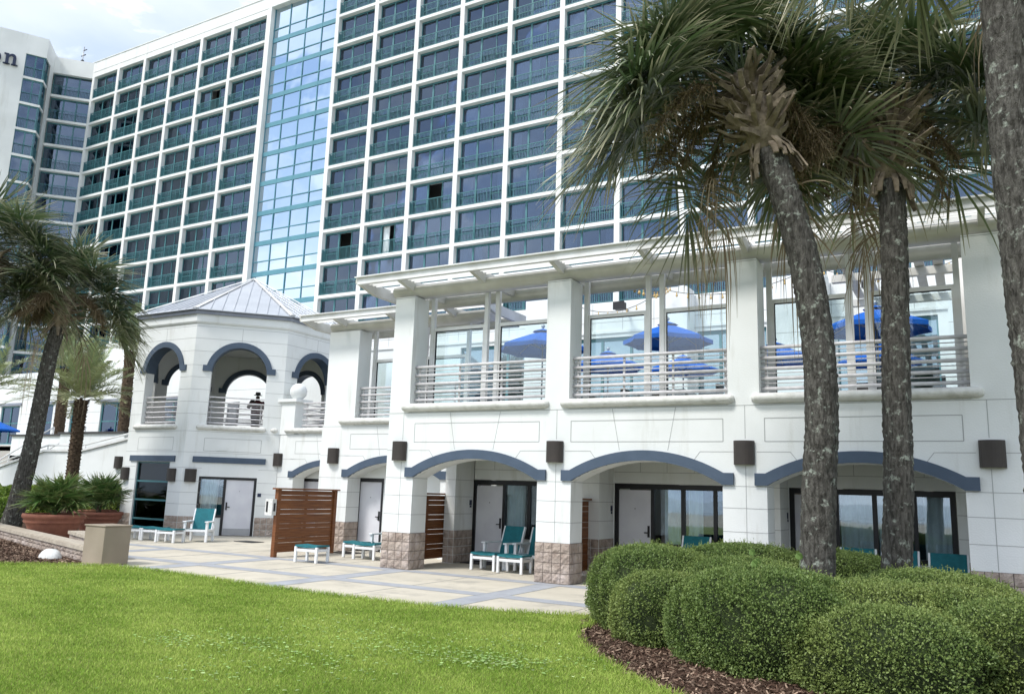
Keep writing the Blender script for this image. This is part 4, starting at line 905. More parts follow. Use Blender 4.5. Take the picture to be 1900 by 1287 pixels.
tchair(-5.3, 18.9, -1.57, 'dark chair right of the table in the middle bay'); tchair(-7.3, 19.1, 1.57, 'dark chair left of the table in the middle bay'); tchair(-.6, 19, -1.57, 'dark chair right of the table between the palm trunks'); tchair(-9.2, 20.5, -1.57, 'dark chair behind the railing beside the second tall pier')

# string lights
def bulbs(pts, lab, n):
    t = empty('string_lights', pts[0], lab, 'string lights', 'string lights above the terrace'); p0, p1 = Vector(pts[0]), Vector(pts[1]); sag = pts[2]
    f = lambda u: p0.lerp(p1, u)-Vector((0, 0, sag*4*u*(1-u))); b = MB(); b.tube([f(i/20) for i in range(21)], .012, 5); b.build('cable', 'black', t)
    for i in range(n): c = f((i+.5)/n); s = MB(); s.tube([c, c-Vector((0, 0, .08))], .018, 6); s.lathe([(0, -.18), (.035, -.15), (.04, -.12), (.02, -.08), (0, -.07)], 8, c); s.build('bulb', 'bulb', t)
bulbs([(-13.2, 26.5, 9.2), (-8.9, 26.9, 9.35), .9], 'string of bulbs left of the second tall pier', 12)
bulbs([(-8.9, 26.9, 9.2), (-6.4, 16.6, 6.5), .2], 'string of bulbs coming towards the middle bay', 12)
bulbs([(-8.9, 26.9, 9.0), (-3.9, 26.5, 9.3), .45], 'string of bulbs hanging across the middle bay', 12)
bulbs([(-3.9, 26.5, 9.2), (.8, 26.6, 9.4), .6], 'string of bulbs behind the leaning palm trunk', 12)

# ------------------------------------------------------------------ left background: steps wall, plaza, far restaurant front
SW = empty('stair_wall', (-35, 21.8, 0), 'white wall stepping down with pale coping left of the pavilion', 'wall')
f = MB(); YS = 21.8; prof = [(-28.4, 3.85), (-34.1, 2.92), (-36.9, 2.90), (-41.5, 1.9), (-47, .6)]
for (a, za), (b, zb) in zip(prof[:-1], prof[1:]):
    f.add([(a, YS, -.02), (b, YS, -.02), (b, YS, zb), (a, YS, za), (a, YS+.4, -.02), (b, YS+.4, -.02), (b, YS+.4, zb), (a, YS+.4, za)], [(1, 0, 3, 2), (4, 5, 6, 7), (3, 7, 6, 2), (0, 4, 7, 3), (1, 2, 6, 5)])
f.build('wall', 'stucco', SW)
f = MB()
for (a, za), (b, zb) in zip(prof[:-1], prof[1:]): f.add([(a, YS-.08, za+.002), (b, YS-.08, zb+.002), (b, YS+.48, zb+.002), (a, YS+.48, za+.002), (a, YS-.08, za+.1), (b, YS-.08, zb+.1), (b, YS+.48, zb+.1), (a, YS+.48, za+.1)], [(1, 0, 4, 5), (4, 7, 6, 5), (3, 2, 6, 7), (0, 1, 2, 3)])
f.build('coping', 'whitemetal', SW)
f = MB()
for (a, za), (b, zb) in zip(prof[:-1], prof[1:]): f.tube([(a, YS+.1, za+.3), (b, YS+.1, zb+.3)], .04, 8); f.tube([(a, YS+.1, za), (a, YS+.1, za+.3)], .03, 6)
f.build('handrail', 'whitemetal', SW)
sconce(-31.45, YS, 2.22, (1, 0), 'small dark wall lamp on the white steps wall left of the pavilion', 'dark lamp on the steps wall', 1.15)
st = MB()
for i in range(12): st.box(-60, -37.5-i*.0, 23+i*.4, 23.4+i*.4, -.02, .4+i*.28)
st.build('steps', 'plaza', None, label='grey outdoor steps rising behind the palm trunk', cat='steps')
tr = MB()
for x in (-46, -43): tr.tube([(x, 22.8, 1.2), (x, 27.5, 4.6)], .04, 8); tr.tube([(x, 22.8, .2), (x, 22.8, 1.2)], .04, 8); tr.tube([(x, 27.5, 3.6), (x, 27.5, 4.6)], .04, 8); tr.tube([(x, 25.2, 1.9), (x, 25.2, 2.9)], .04, 8)
tr.build('stair_handrail', 'whitemetal', None, label='white tubular handrail on the outdoor steps', cat='handrail')
f = MB(); f.box(-90, -28.3, 27.8, 46, 3.0, 3.55); f.box(-60, -37, 27.4, 27.8, -.02, 3.56); f.build('plaza', 'plaza', None, kind='structure')
PB = empty('planter_wall', (-42, 26, 3), 'long white planter wall with dark coping on the upper plaza', 'planter'); f = MB(); f.box(-48.5, -42, 26.6, 28.4, 2.6, 4.02); f.box(-41.5, -36.2, 25.2, 27, 2.6, 4.0); f.build('wall', 'stucco', PB)
f = MB(); f.box(-48.6, -41.9, 26.5, 28.5, 4.02, 4.12); f.box(-41.6, -36.1, 25.1, 27.1, 4.0, 4.1); f.build('coping', 'planterdark', PB)
FR = empty('plaza_building', (-50, 32, 3.5), 'white low building with teal windows behind the plaza palms', 'building'); f = MB(); w4 = [(-60.2, -57.9), (-55.9, -53.9), (-51.9, -50.2), (-48.7, -45.6), (-43, -40.5), (-66, -63)]
arched_wall(f, (0, 32), D1, -80, -33, 3.5, 8.9, .5, [dict(s0=a, s1=b, zb=3.9 if i != 3 else 4.5, zs=6.6) for i, (a, b) in enumerate(w4)])
f.box(-80, -33, 32.5, 45, 3.5, 8.8); f.box(-52, -33, 34, 45, 8.8, 11.0); f.build('wall', 'stucco', FR); jn = MB()
for z in (4.6, 5.3, 6.0, 7.0): 
    ss = [-80]+sum([[a-.02, b+.02] for a, b in sorted(w4)], [])+[-33]
    if z > 6.6: seg(jn, (0, 32), D1, (-80, z), (-33, z), .02)
    else:
        for a, b in zip(ss[0::2], ss[1::2]): seg(jn, (0, 32), D1, (a, z), (b, z), .02)
jn.build('scored_joints', 'joint', FR)
for i, (a, b) in enumerate(w4):
    zb = 3.9 if i != 3 else 4.5; f = MB(); f.box(a, b, 32.08, 32.18, 6.5, 6.6); f.box(a, b, 32.08, 32.18, zb, zb+.1); f.box(a, b, 32.09, 32.17, 5.35, 5.43); f.box(a, a+.1, 32.08, 32.18, zb+.1, 6.5); f.box(b-.1, b, 32.08, 32.18, zb+.1, 6.5); f.box((a+b)/2-.05, (a+b)/2+.05, 32.08, 32.18, zb+.1, 6.5)
    w_ = f.build('window_frame', 'teal', FR); g = MB(); g.box(a, b, 32.12, 32.13, zb, 6.6); g.build('pane', 'panetower', w_); g = MB(); g.box(a-.2, b+.2, 31.9, 31.998, 6.62, 6.8); g.build('lintel_bar', 'rooftrim', FR)
g = MB(); g.box(-66, -40, 33.5, 33.6, 3.6, 6.6); g.build('room_backs', 'dark', FR)

# ------------------------------------------------------------------ low planter wall, pots, box
a0, a1 = Vector((-26.5, 14.05, 0)), Vector((-16.62, 11.02, 0)); dv = (a1-a0).normalized(); LW = empty('garden_wall', (-17, 11, 0), 'low stone garden wall with pale rounded cap in front of the potted plants', 'wall')
f = MB(); f.obox((a0.x, a0.y), (dv.x, dv.y), 0, (a1-a0).length, .02, .32, -.02, .24); f.build('core', 'mortar', LW); f = MB(); blocks(f, (a0.x+.01, a0.y), (dv.x, dv.y), 0, (a1-a0).length, 0, .24, cw=.4, ch=.12); blocks(f, (a1.x, a1.y+.02), (-dv.y, dv.x), 0, .3, 0, .24, cw=.3, ch=.12); f.build('stones', 'block', LW)
f = MB(); f.obox((a0.x, a0.y), (dv.x, dv.y), 0, (a1-a0).length+.05, -.05, .38, .242, .33); f.obox((a0.x, a0.y), (dv.x, dv.y), 0, (a1-a0).length+.02, -.02, .35, .33, .345); f.build('cap', 'stonecap', LW)
f = MB(); f.obox((-20.6, 13.1), (.93, -.36), 0, 3.9, 0, .3, -.02, .34); q = f.build('rear_wall', 'block', LW); f = MB(); f.obox((-20.6, 13.1), (.93, -.36), -.03, 3.95, -.04, .34, .342, .42); f.build('rear_cap', 'stonecap', LW)
f = MB(); f.box(-16.58, -15.9, 10.88, 11.5, 0, .79); f.box(-16.6, -15.88, 10.86, 11.52, .79, .82)
o = f.build('utility_box', 'tan', None, label='plain tan box standing at the corner of the lawn and the patio', cat='box')
bv = o.modifiers.new('b', 'BEVEL'); bv.width = .012; bv.segments = 2
f = MB(); f.lathe([(0, .2), (.12, .19), (.2, .14), (.26, .06), (.27, 0)], 14, (-17.9, 11.0, .02), sxy=(1.1, .75)); f.build('path_light', 'whitestone', None, label='small white plastic landscape light lying on the mulch', cat='landscape light')

def pot(x, y, r, h, lab):
    t = empty('plant_pot', (x, y, 0), lab, 'plant pot', 'terracotta pots beside the patio')
    b = MB(); b.lathe([(r*.62, 0), (r*.80, h*.45), (r*.90, h*.68), (r*.90, h*.7)], 28, (x, y, .02)); b.build('bowl', 'terracotta', t)
    b = MB(); b.lathe([(r*.93, h*.66), (r*.96, h*.72), (r*.94, h*.80), (r, h*.84), (r*1.02, h*.92), (r, h), (r*.9, h), (r*.88, h*.86), (0, h*.86)], 28, (x, y, .02)); b.build('rim', 'terracotta', t)
    b = MB(); b.lathe([(r*.88, h*.9), (0, h*.93)], 20, (x, y, .02)); b.build('soil', 'mulch', t)
pot(-22.75, 13.95, .80, .74, 'widest terracotta pot in front, holding the large spreading fan palm')
pot(-25.3, 17.0, .75, .68, 'terracotta pot behind the tan box, middle one of the three')
pot(-27.3, 18.3, .62, .66, 'terracotta pot closest to the pavilion, mostly hidden by its neighbour')

# ------------------------------------------------------------------ foliage generators
def strips(base, dirs, lens, widths, droop, upv, nseg, prof, dry0, dry1, rn, fold=0):
    """leaf strips: base (n,3), unit dirs (n,3), droop amount (n,), upv (n,3) face normals. returns V,F,dry,rnd"""
    n = len(base); s = np.linspace(0, 1, nseg+1); side = np.cross(dirs, upv); side /= np.linalg.norm(side, axis=1)[:, None]+1e-9
    V = np.zeros((n, nseg+1, 2, 3)); bend = s**2.2
    for i in range(nseg+1):
        c = base+dirs*(lens*s[i])[:, None]; c = c+np.array([0, 0, -1])*(droop*lens*bend[i])[:, None]-dirs*(.35*droop*lens*bend[i])[:, None]
        w = (widths*np.interp(s[i], prof[0], prof[1]))[:, None]
        V[:, i, 0] = c-side*w/2; V[:, i, 1] = c+side*w/2+upv*w*fold
    b = (np.arange(n)*(nseg+1)*2)[:, None]; F = np.concatenate([b+np.array([[2*i, 2*i+1, 2*i+3, 2*i+2]]) for i in range(nseg)])
    dry = np.repeat((dry0[:, None]+(dry1-dry0)[:, None]*s[None]**2.5)[:, :, None], 2, 2); rnd = np.repeat(np.repeat(rn[:, None], nseg+1, 1)[:, :, None], 2, 2)
    return V.reshape(-1, 3), F, dry.ravel(), rnd.ravel()
def merge(parts):
    V, F, D, Q = [], [], [], []; o = 0
    for v, f, d, q in parts: V.append(v); F.append(f+o); D.append(d); Q.append(q); o += len(v)
    return np.concatenate(V), np.concatenate(F), np.clip(np.concatenate(D), 0, 1), np.clip(np.concatenate(Q), 0, 1)
def unitv(a): return a/(np.linalg.norm(a, axis=-1, keepdims=True)+1e-9)
def fan_frond(c, az, el, plen, blen, nl, dead=0, w=.03, costa=.45, droop=.5, g=.35, nseg=5):
    """one costapalmate frond: petiole, arching costa, leaflets radiating and drooping"""
    h = np.array([math.cos(az), math.sin(az), 0.]); z = np.array([0, 0, 1.]); d0 = h*math.cos(el)+z*math.sin(el)
    t = np.linspace(0, 1, 7); pet = c+d0*plen*t[:, None]-z*(g*plen*t**2)[:, None]
    tan = unitv(pet[-1]-pet[-2]); side = unitv(np.cross(tan, z)); nrm = np.cross(side, tan)
    # petiole as a narrow strip pair
    parts = []; pv = np.zeros((7, 2, 3)); pv[:, 0] = pet-side*.016; pv[:, 1] = pet+side*.016; F = np.array([[2*i, 2*i+1, 2*i+3, 2*i+2] for i in range(6)])
    parts.append((pv.reshape(-1, 3), F, np.full(14, .15+.7*dead), np.full(14, .35)))
    pv = np.zeros((7, 2, 3)); pv[:, 0] = pet-nrm*.012; pv[:, 1] = pet+nrm*.012; parts.append((pv.reshape(-1, 3), F, np.full(14, .15+.7*dead), np.full(14, .35)))
    k = np.linspace(-1, 1, nl)+rng.normal(0, .012, nl); u = 1-np.abs(k)                      # u along the costa
    cb = pet[-1]+tan*(costa*u)[:, None]*blen-z*(costa*blen*.75*u**2*(.25+droop))[:, None]
    ang = np.sign(k)*(R(8)+R(118)*np.abs(k)**.85); ax = unitv(tan[None]-z*(.9*u*(.2+droop))[:, None])
    dirs = unitv(ax*np.cos(ang)[:, None]+side*np.sin(ang)[:, None]+nrm*(.28*np.abs(np.sin(ang)))[:, None]+rng.normal(0, .075, (nl, 3)))
    L_ = blen*(.72+.28*np.cos(k*1.4))*rng.uniform(.88, 1.08, nl); up_ = unitv(nrm[None]+rng.normal(0, .25, (nl, 3)))
    br = rng.uniform(.1, .9)*.5+rng.uniform(0, .5, nl)
    parts.append(strips(cb, dirs, L_, np.full(nl, w), droop*rng.uniform(.3, 2.1, nl)*(.5+dead*.5), up_, nseg, ([0, .15, .5, .8, 1], [.45, .9, 1, .55, .12]), np.full(nl, .02+dead*.8)+rng.uniform(0, .10, nl), np.full(nl, .62+dead*.4)+rng.uniform(-.45, .5, nl), br, .25))
    return merge(parts)
def berries(c, az, ln, n=220, drp=.9, spread=.28):
    """drooping fruit stalk: bare branchlets and small berries"""
    h = np.array([math.cos(az), math.sin(az), 0.]); z = np.array([0, 0, 1.]); t = rng.uniform(.35, 1, n); base = c+h*(ln*t)[:, None]+z*(.25*ln*t-drp*ln*t**2.2)[:, None]
    dirs = unitv(rng.normal(0, 1, (n, 3))*.8+h*.5-z*.6); l = spread*rng.uniform(.4, 1.2, n)
    a = strips(base, dirs, l, np.full(n, .012), np.full(n, .4), unitv(rng.normal(0, 1, (n, 3))), 2, ([0, 1], [1, .6]), np.full(n, .3), np.full(n, .9), rng.uniform(0, 1, n))
    m_ = n*5; q = np.repeat(np.arange(n), 5); p = base[q]+dirs[q]*(l[q]*rng.uniform(.2, 1, m_))[:, None]-z*(.4*l[q]*.5)[:, None]+rng.normal(0, .012, (m_, 3))
    b = strips(p, unitv(rng.normal(0, 1, (m_, 3))), np.full(m_, .02), np.full(m_, .018), np.zeros(m_), unitv(rng.normal(0, 1, (m_, 3))), 1, ([0, 1], [1, 1]), np.full(m_, .5), np.full(m_, .5), rng.uniform(0, .6, m_))
    tt = np.linspace(0, 1, 9); st_ = c+h*(ln*tt)[:, None]+z*(.25*ln*tt-drp*ln*tt**2.2)[:, None]; s_ = np.cross(h, z); pv = np.zeros((9, 2, 3)); pv[:, 0] = st_-s_*.014; pv[:, 1] = st_+s_*.014
    return merge([a, b, (pv.reshape(-1, 3), np.array([[2*i, 2*i+1, 2*i+3, 2*i+2] for i in range(8)]), np.full(18, .3), np.full(18, .4))])
def trunk_mesh(name, path, rad, parent, mt, n=30, ring=.004, step=.035, rough=.0045):
    P = [Vector(p) for p in path]
    # Catmull-Rom through the points
    pts, rs = [], []; m_ = len(P)
    for i in range(m_-1):
        p0, p1, p2, p3 = P[max(i-1, 0)], P[i], P[i+1], P[min(i+2, m_-1)]; k = max(2, int((p2-p1).length/step))
        for j in range(k):
            u = j/k; pts.append(.5*((2*p1)+(p2-p0)*u+(2*p0-5*p1+4*p2-p3)*u*u+(3*p1-p0-3*p2+p3)*u**3)); rs.append(rad[i]+(rad[i+1]-rad[i])*u)
    pts.append(P[-1]); rs.append(rad[-1]); A = np.array([tuple(p) for p in pts]); T = unitv(np.gradient(A, axis=0)); X = unitv(np.cross(T, [0, 1, 0.])); Y = np.cross(T, X)
    a = np.linspace(0, 2*np.pi, n, endpoint=False); K = len(A); ph = np.arange(K)
    rr_ = np.array(rs)[:, None]*(1+rng.normal(0, rough/.18, (K, n))+.02*np.sin(3*a[None]+A[:, 2:3]*.7)+.018*np.sin(9*a[None]+2.5*np.sin(A[:, 2:3]*2.1)))+ring*(rng.uniform(-1, 1, K)[:, None])
    V = A[:, None]+X[:, None]*(np.cos(a)[None, :, None]*rr_[..., None])+Y[:, None]*(np.sin(a)[None, :, None]*rr_[..., None])
    F = np.array([[i*n+k, i*n+(k+1) % n, (i+1)*n+(k+1) % n, (i+1)*n+k] for i in range(K-1) for k in range(n)])
    o = mesh_np(name, V.reshape(-1, 3), F, mt, parent); o.data.polygons.foreach_set('use_smooth', [True]*len(F)); return o, A, T
def boots(c, ax, r0, n, h0, h1, ln, parent, rspread=1.0, seed=1):
    """old leaf bases: tapering split stubs pointing up and outwards, crossing each other"""
    g = random.Random(seed); mb = MB(); ax = Vector(ax).normalized(); X = ax.orthogonal().normalized(); Y = ax.cross(X)
    for i in range(n):
        a = i*2.399+g.uniform(-.2, .2); h = h0+(h1-h0)*(i/n); o = X*math.cos(a)+Y*math.sin(a); tn = -X*math.sin(a)+Y*math.cos(a)
        L_ = ln*g.uniform(.6, 1.25); up_ = g.uniform(.1, .9); d = (o*rspread+ax*up_+tn*g.uniform(-.75, .75)).normalized(); w0, w1, th = g.uniform(.035, .062), g.uniform(.022, .036), .011
        if i < n*.15: d = (o*.5-ax*1.0+tn*g.uniform(-.3, .3)).normalized()
        b = Vector(c)+ax*h+o*r0*.92; sd_ = d.cross(o).normalized(); nn = sd_.cross(d).normalized(); mid = b+d*L_*.55+nn*.015; e = b+d*L_-nn*L_*.08
        vs = []
        for p, w_ in ((b, w0), (mid, (w0+w1)/2), (e, w1)):
            for q in (-1, 1): vs += [p+sd_*w_*q-nn*th, p+sd_*w_*q*.9+nn*th]
        mb.add(vs, [(0, 2, 6, 4), (4, 6, 10, 8), (1, 5, 7, 3), (5, 9, 11, 7), (0, 4, 5, 1), (4, 8, 9, 5), (2, 3, 7, 6), (6, 7, 11, 10), (8, 10, 11, 9), (0, 1, 3, 2)])
    return mb.build('leaf_bases', 'boot', parent)
def sabal(label, path, rad, nfr=36, pl=1.15, bl=1.05, nl=54, ndead=7, seed=1, w=.032, boot_n=60, fruits=6, bias=None, group='cabbage palms beside the building', rfan=(-.55, 1.45), droop=.28, nb=None, clear=True, caz=None, cwd=1.05):
    global rng
    rng = np.random.default_rng(seed); base = path[0]; t = empty('palm_tree', base, label, 'palm tree', group)
    o, A, T = trunk_mesh('trunk', path, rad, t, 'trunk'); top = A[-1]; ax = T[-1]
    r_ = rad[-1]; boots(top-ax*.95, ax, r_, boot_n, 0, 1.15, .42, t, 1.1, seed)
    mb = MB(); mb.tube([top-ax*.95, top-ax*.45, top+ax*.1, top+ax*.35], [r_*1.02, r_*1.25, r_*1.1, r_*.5], 14); mb.build('crown_core', 'boot', t)
    parts = []; c = top+ax*.15; caz = caz if caz is not None else math.atan2(-base[1], -base[0])
    for i in range(nfr):
        f = (i+.5)/nfr; el = rfan[1]+(rfan[0]-rfan[1])*f**.85+rng.normal(0, .1); az = i*2.399+rng.uniform(-.25, .25)
        if bias is not None and f > .5 and rng.uniform() < .12: az = bias+rng.normal(0, .6)
        st_ = 1+(.28*max(0, math.cos(az-bias)) if bias is not None else 0)
        dca = (az-caz+math.pi) % (2*math.pi)-math.pi
        if clear and el < 1.15 and abs(dca) < cwd: az = caz+math.copysign(cwd+rng.uniform(0, .9), dca)      # old fronds on this side have been cut: the leaf bases show
        parts.append(fan_frond(c+ax*(.25-.5*f)+rng.normal(0, .03, 3), az, el, pl*rng.uniform(.85, 1.15)*(.75+.35*f)*st_, bl*rng.uniform(.88, 1.1)*(.5+.5*st_), nl, 0 if f < .8 else rng.uniform(0, .35), w, droop=droop+.12*f))
    V, F, D, Q = merge(parts); mesh_np('crown', V, F, 'palm', t, D, Q)
    if ndead:
        parts = [fan_frond(c-ax*.45, caz+rng.uniform(1.2, 5.08), -.75+rng.normal(0, .15), pl*.7, bl*.75, max(20, nl//2), .8, w*.7, droop=1.1) for i in range(ndead)]
        V, F, D, Q = merge(parts); mesh_np('dead_fronds', V, F, 'deadpalm', t, D, Q)
    if fruits:
        V, F, D, Q = merge([berries(c-ax*.05, caz+rng.uniform(1.1, 5.18), rng.uniform(1.0, 1.5), nb or 200) for i in range(fruits)]); mesh_np('fruit_stalks', V, F, 'deadpalm', t, D, Q)
    return t
RD = .19
sabal('leaning cabbage palm whose curved trunk rises from the shrubs', [(-1.70, 10.5, 0), (-1.67, 10.5, .82), (-1.61, 10.5, 2.0), (-1.55, 10.5, 2.98), (-1.59, 10.5, 4.0), (-1.71, 10.5, 4.87), (-1.92, 10.5, 5.78), (-2.13, 10.5, 6.5), (-2.27, 10.5, 6.98), (-2.37, 10.5, 7.32)],
      [.23, .205, .20, .195, .195, .19, .19, .195, .20, .2], nfr=58, pl=1.2, bl=1.15, nl=64, ndead=3, seed=11, boot_n=125, fruits=10, bias=3.3, caz=-.75, cwd=1.4, rfan=(.14, 1.45), w=.038)
sabal('straight cabbage palm trunk between the leaning one and the right edge', [(-.93, 12, 0), (-.91, 12, .94), (-.84, 12, 2.04), (-.80, 12, 3.5), (-.75, 12, 5.02), (-.74, 12, 5.8), (-.73, 12, 6.35), (-.73, 12, 6.85), (-.72, 12, 7.25)],
      [.22, .19, .185, .18, .175, .175, .175, .175, .18], nfr=50, pl=1.1, bl=1.05, nl=58, ndead=2, seed=5, boot_n=125, fruits=12, rfan=(.22, 1.45), w=.038)
sabal('nearest cabbage palm trunk cut off by the right edge of the picture', [(.66, 8.5, 0), (.65, 8.5, 1.0), (.62, 8.5, 2.2), (.60, 8.5, 3.2), (.57, 8.5, 4.1), (.55, 8.5, 5), (.55, 8.5, 5.9), (.56, 8.5, 6.7), (.56, 8.5, 7.9), (.55, 8.5, 8.6)],
      [.25, .22, .21, .205, .2, .2, .2, .2, .2, .2], nfr=40, pl=1.1, bl=1.0, nl=56, ndead=1, seed=8, boot_n=50, fruits=5, w=.036, rfan=(.0, 1.45))
sabal('large cabbage palm leaning beside the terracotta pots', [(-25.95, 14.5, 0), (-25.68, 14.5, .87), (-25.3, 14.5, 2.66), (-25.05, 14.5, 4.83), (-24.93, 14.5, 5.7), (-24.7, 14.5, 6.5), (-24.45, 14.5, 7.35)], [.33, .27, .24, .22, .21, .2, .2],
      nfr=46, pl=1.2, bl=1.3, nl=54, ndead=2, seed=21, boot_n=50, fruits=7, w=.038, rfan=(-.12, 1.45), nb=300, droop=.2)
sabal('large cabbage palm at the left edge, trunk outside the picture', [(-26.2, 12.5, 0), (-26, 12.5, 3), (-25.7, 12.5, 6), (-25.4, 12.5, 8.3)], [.28, .24, .22, .2],
      nfr=50, pl=1.35, bl=1.4, nl=54, ndead=4, seed=22, boot_n=40, fruits=7, w=.038, rfan=(-.12, 1.45), nb=300, droop=.2)
def phoenix(label, base, top, r, nfr=30, fl=2.2, seed=1, stubs=150):
    global rng
    rng = np.random.default_rng(seed); g = random.Random(seed); t = empty('palm_tree', base, label, 'palm tree', 'date palms near the steps')
    path = [Vector(base).lerp(Vector(top), k/6) for k in range(7)]; o, A, T = trunk_mesh('trunk', path, [r*1.05]+[r]*6, t, 'trunk2', 18, .01, .08); H = (Vector(top)-Vector(base)).length
    mb = MB()
    for i in range(stubs):
        f = (i+.5)/stubs; a = i*2.399; c = Vector(base).lerp(Vector(top), f*.99); d = Vector((math.cos(a), math.sin(a), 0)); tn = Vector((-d.y, d.x, 0)); k = .7+.8*max(0, f-.75)*4*.6
        p = c+d*r*.9; vs = [p-tn*.06*k, p+tn*.06*k, p+d*.02+Vector((0, 0, .11))+tn*.045*k, p+d*.02+Vector((0, 0, .11))-tn*.045*k, p+d*.085*k+Vector((0, 0, .09*k+g.uniform(0, .05)))-tn*.03, p+d*.085*k+Vector((0, 0, .09*k+.02))+tn*.03]
        mb.add(vs, [(0, 1, 5, 4), (4, 5, 2, 3), (0, 4, 3), (1, 2, 5)])
    mb.build('leaf_bases', 'trunk2', t); parts = []; c = np.array(top)
    for i in range(nfr):
        f = (i+.5)/nfr; az = i*2.399+rng.uniform(-.2, .2); el = 1.45-1.25*f**.95+rng.normal(0, .08); h = np.array([math.cos(az), math.sin(az), 0.]); z = np.array([0, 0, 1.]); L_ = fl*rng.uniform(.85, 1.1); n = 46
        s = np.linspace(.12, 1, n); P_ = c+(h*math.cos(el)+z*math.sin(el))*(L_*s)[:, None]-z*(L_*.34*math.cos(el)*s**2.2+.10*s**2)[:, None]
        tan = unitv(np.gradient(P_, axis=0)); side = unitv(np.cross(tan, z)); nrm = np.cross(side, tan)
        for sg in (-1, 1):
            d_ = unitv(side*sg*.75+tan*.75+nrm*rng.normal(.32, .22, n)[:, None]); l_ = .42*fl/2.2*np.sin(np.clip(s, .0, 1)*2.6+.35)*rng.uniform(.85, 1.1, n)
            parts.append(strips(P_, d_, l_, np.full(n, .022*fl/2.2*1.3), np.full(n, .18), unitv(nrm+rng.normal(0, .3, (n, 3))), 2, ([0, .4, 1], [.8, 1, .1]), np.full(n, .05+.25*f), np.full(n, .35+.3*f), np.clip(rng.uniform(.2, .9, n)+rng.uniform(-.2, .2), 0, 1)))
        pv = np.zeros((n, 2, 3)); pv[:, 0] = P_-side*.014; pv[:, 1] = P_+side*.014; parts.append((pv.reshape(-1, 3), np.array([[2*k, 2*k+1, 2*k+3, 2*k+2] for k in range(n-1)]), np.full(2*n, .6), np.full(2*n, .5)))
    V, F, D, Q = merge(parts); mesh_np('crown', V, F, 'phoenix', t, D, Q); return t
phoenix('date palm with diamond bark in front of the white steps wall', (-29.4, 18.5, 0), (-29.4, 18.5, 4.7), .21, 44, 2.75, 31, 260)
phoenix('date palm on the plaza planter, crown half hidden by the nearer one', (-46.35, 28, 4.0), (-46.35, 28, 8.1), .3, 30, 3.2, 32)
phoenix('date palm directly behind the left corner of the pavilion', (-37.5, 26, 4.0), (-37.65, 26, 8.3), .26, 28, 2.8, 33)
phoenix('date palm whose pale fronds enter at the left edge', (-39.2, 20, 0), (-39.2, 20, 5.6), .24, 34, 2.9, 34)

def fanplant(x, y, z, n, pl, bl, seed, lab, nl=44):
    global rng
    rng = np.random.default_rng(seed); t = empty('fan_palm', (x, y, z), lab, 'potted palm', 'fan palms in the terracotta pots'); parts = []
    for i in range(n):
        f = (i+.5)/n; parts.append(fan_frond(np.array([x, y, z])+rng.normal(0, .07, 3), i*2.399+rng.uniform(-.3, .3), 1.42-.95*f+rng.normal(0, .1), pl*rng.uniform(.8, 1.15), bl*rng.uniform(.85, 1.1), nl, rng.uniform(0, .15), .035, .15, .18+.16*f, .1, 4))
    V, F, D, Q = merge(parts); mesh_np('fronds', V, F, 'fan', t, D, Q)
    b = MB(); b.tube([(x, y, z-.15), (x, y, z+.12)], .08, 10); b.build('stem', 'trunk2', t)
fanplant(-22.75, 13.95, .8, 36, .62, .72, 41, 'large spreading fan palm in the widest front pot')
fanplant(-25.3, 17.0, .8, 26, .65, .7, 42, 'upright fan palm in the pot behind the tan box')
fanplant(-27.3, 18.3, .8, 22, .65, .7, 43, 'yellow-green fan palm in the pot beside the pavilion')

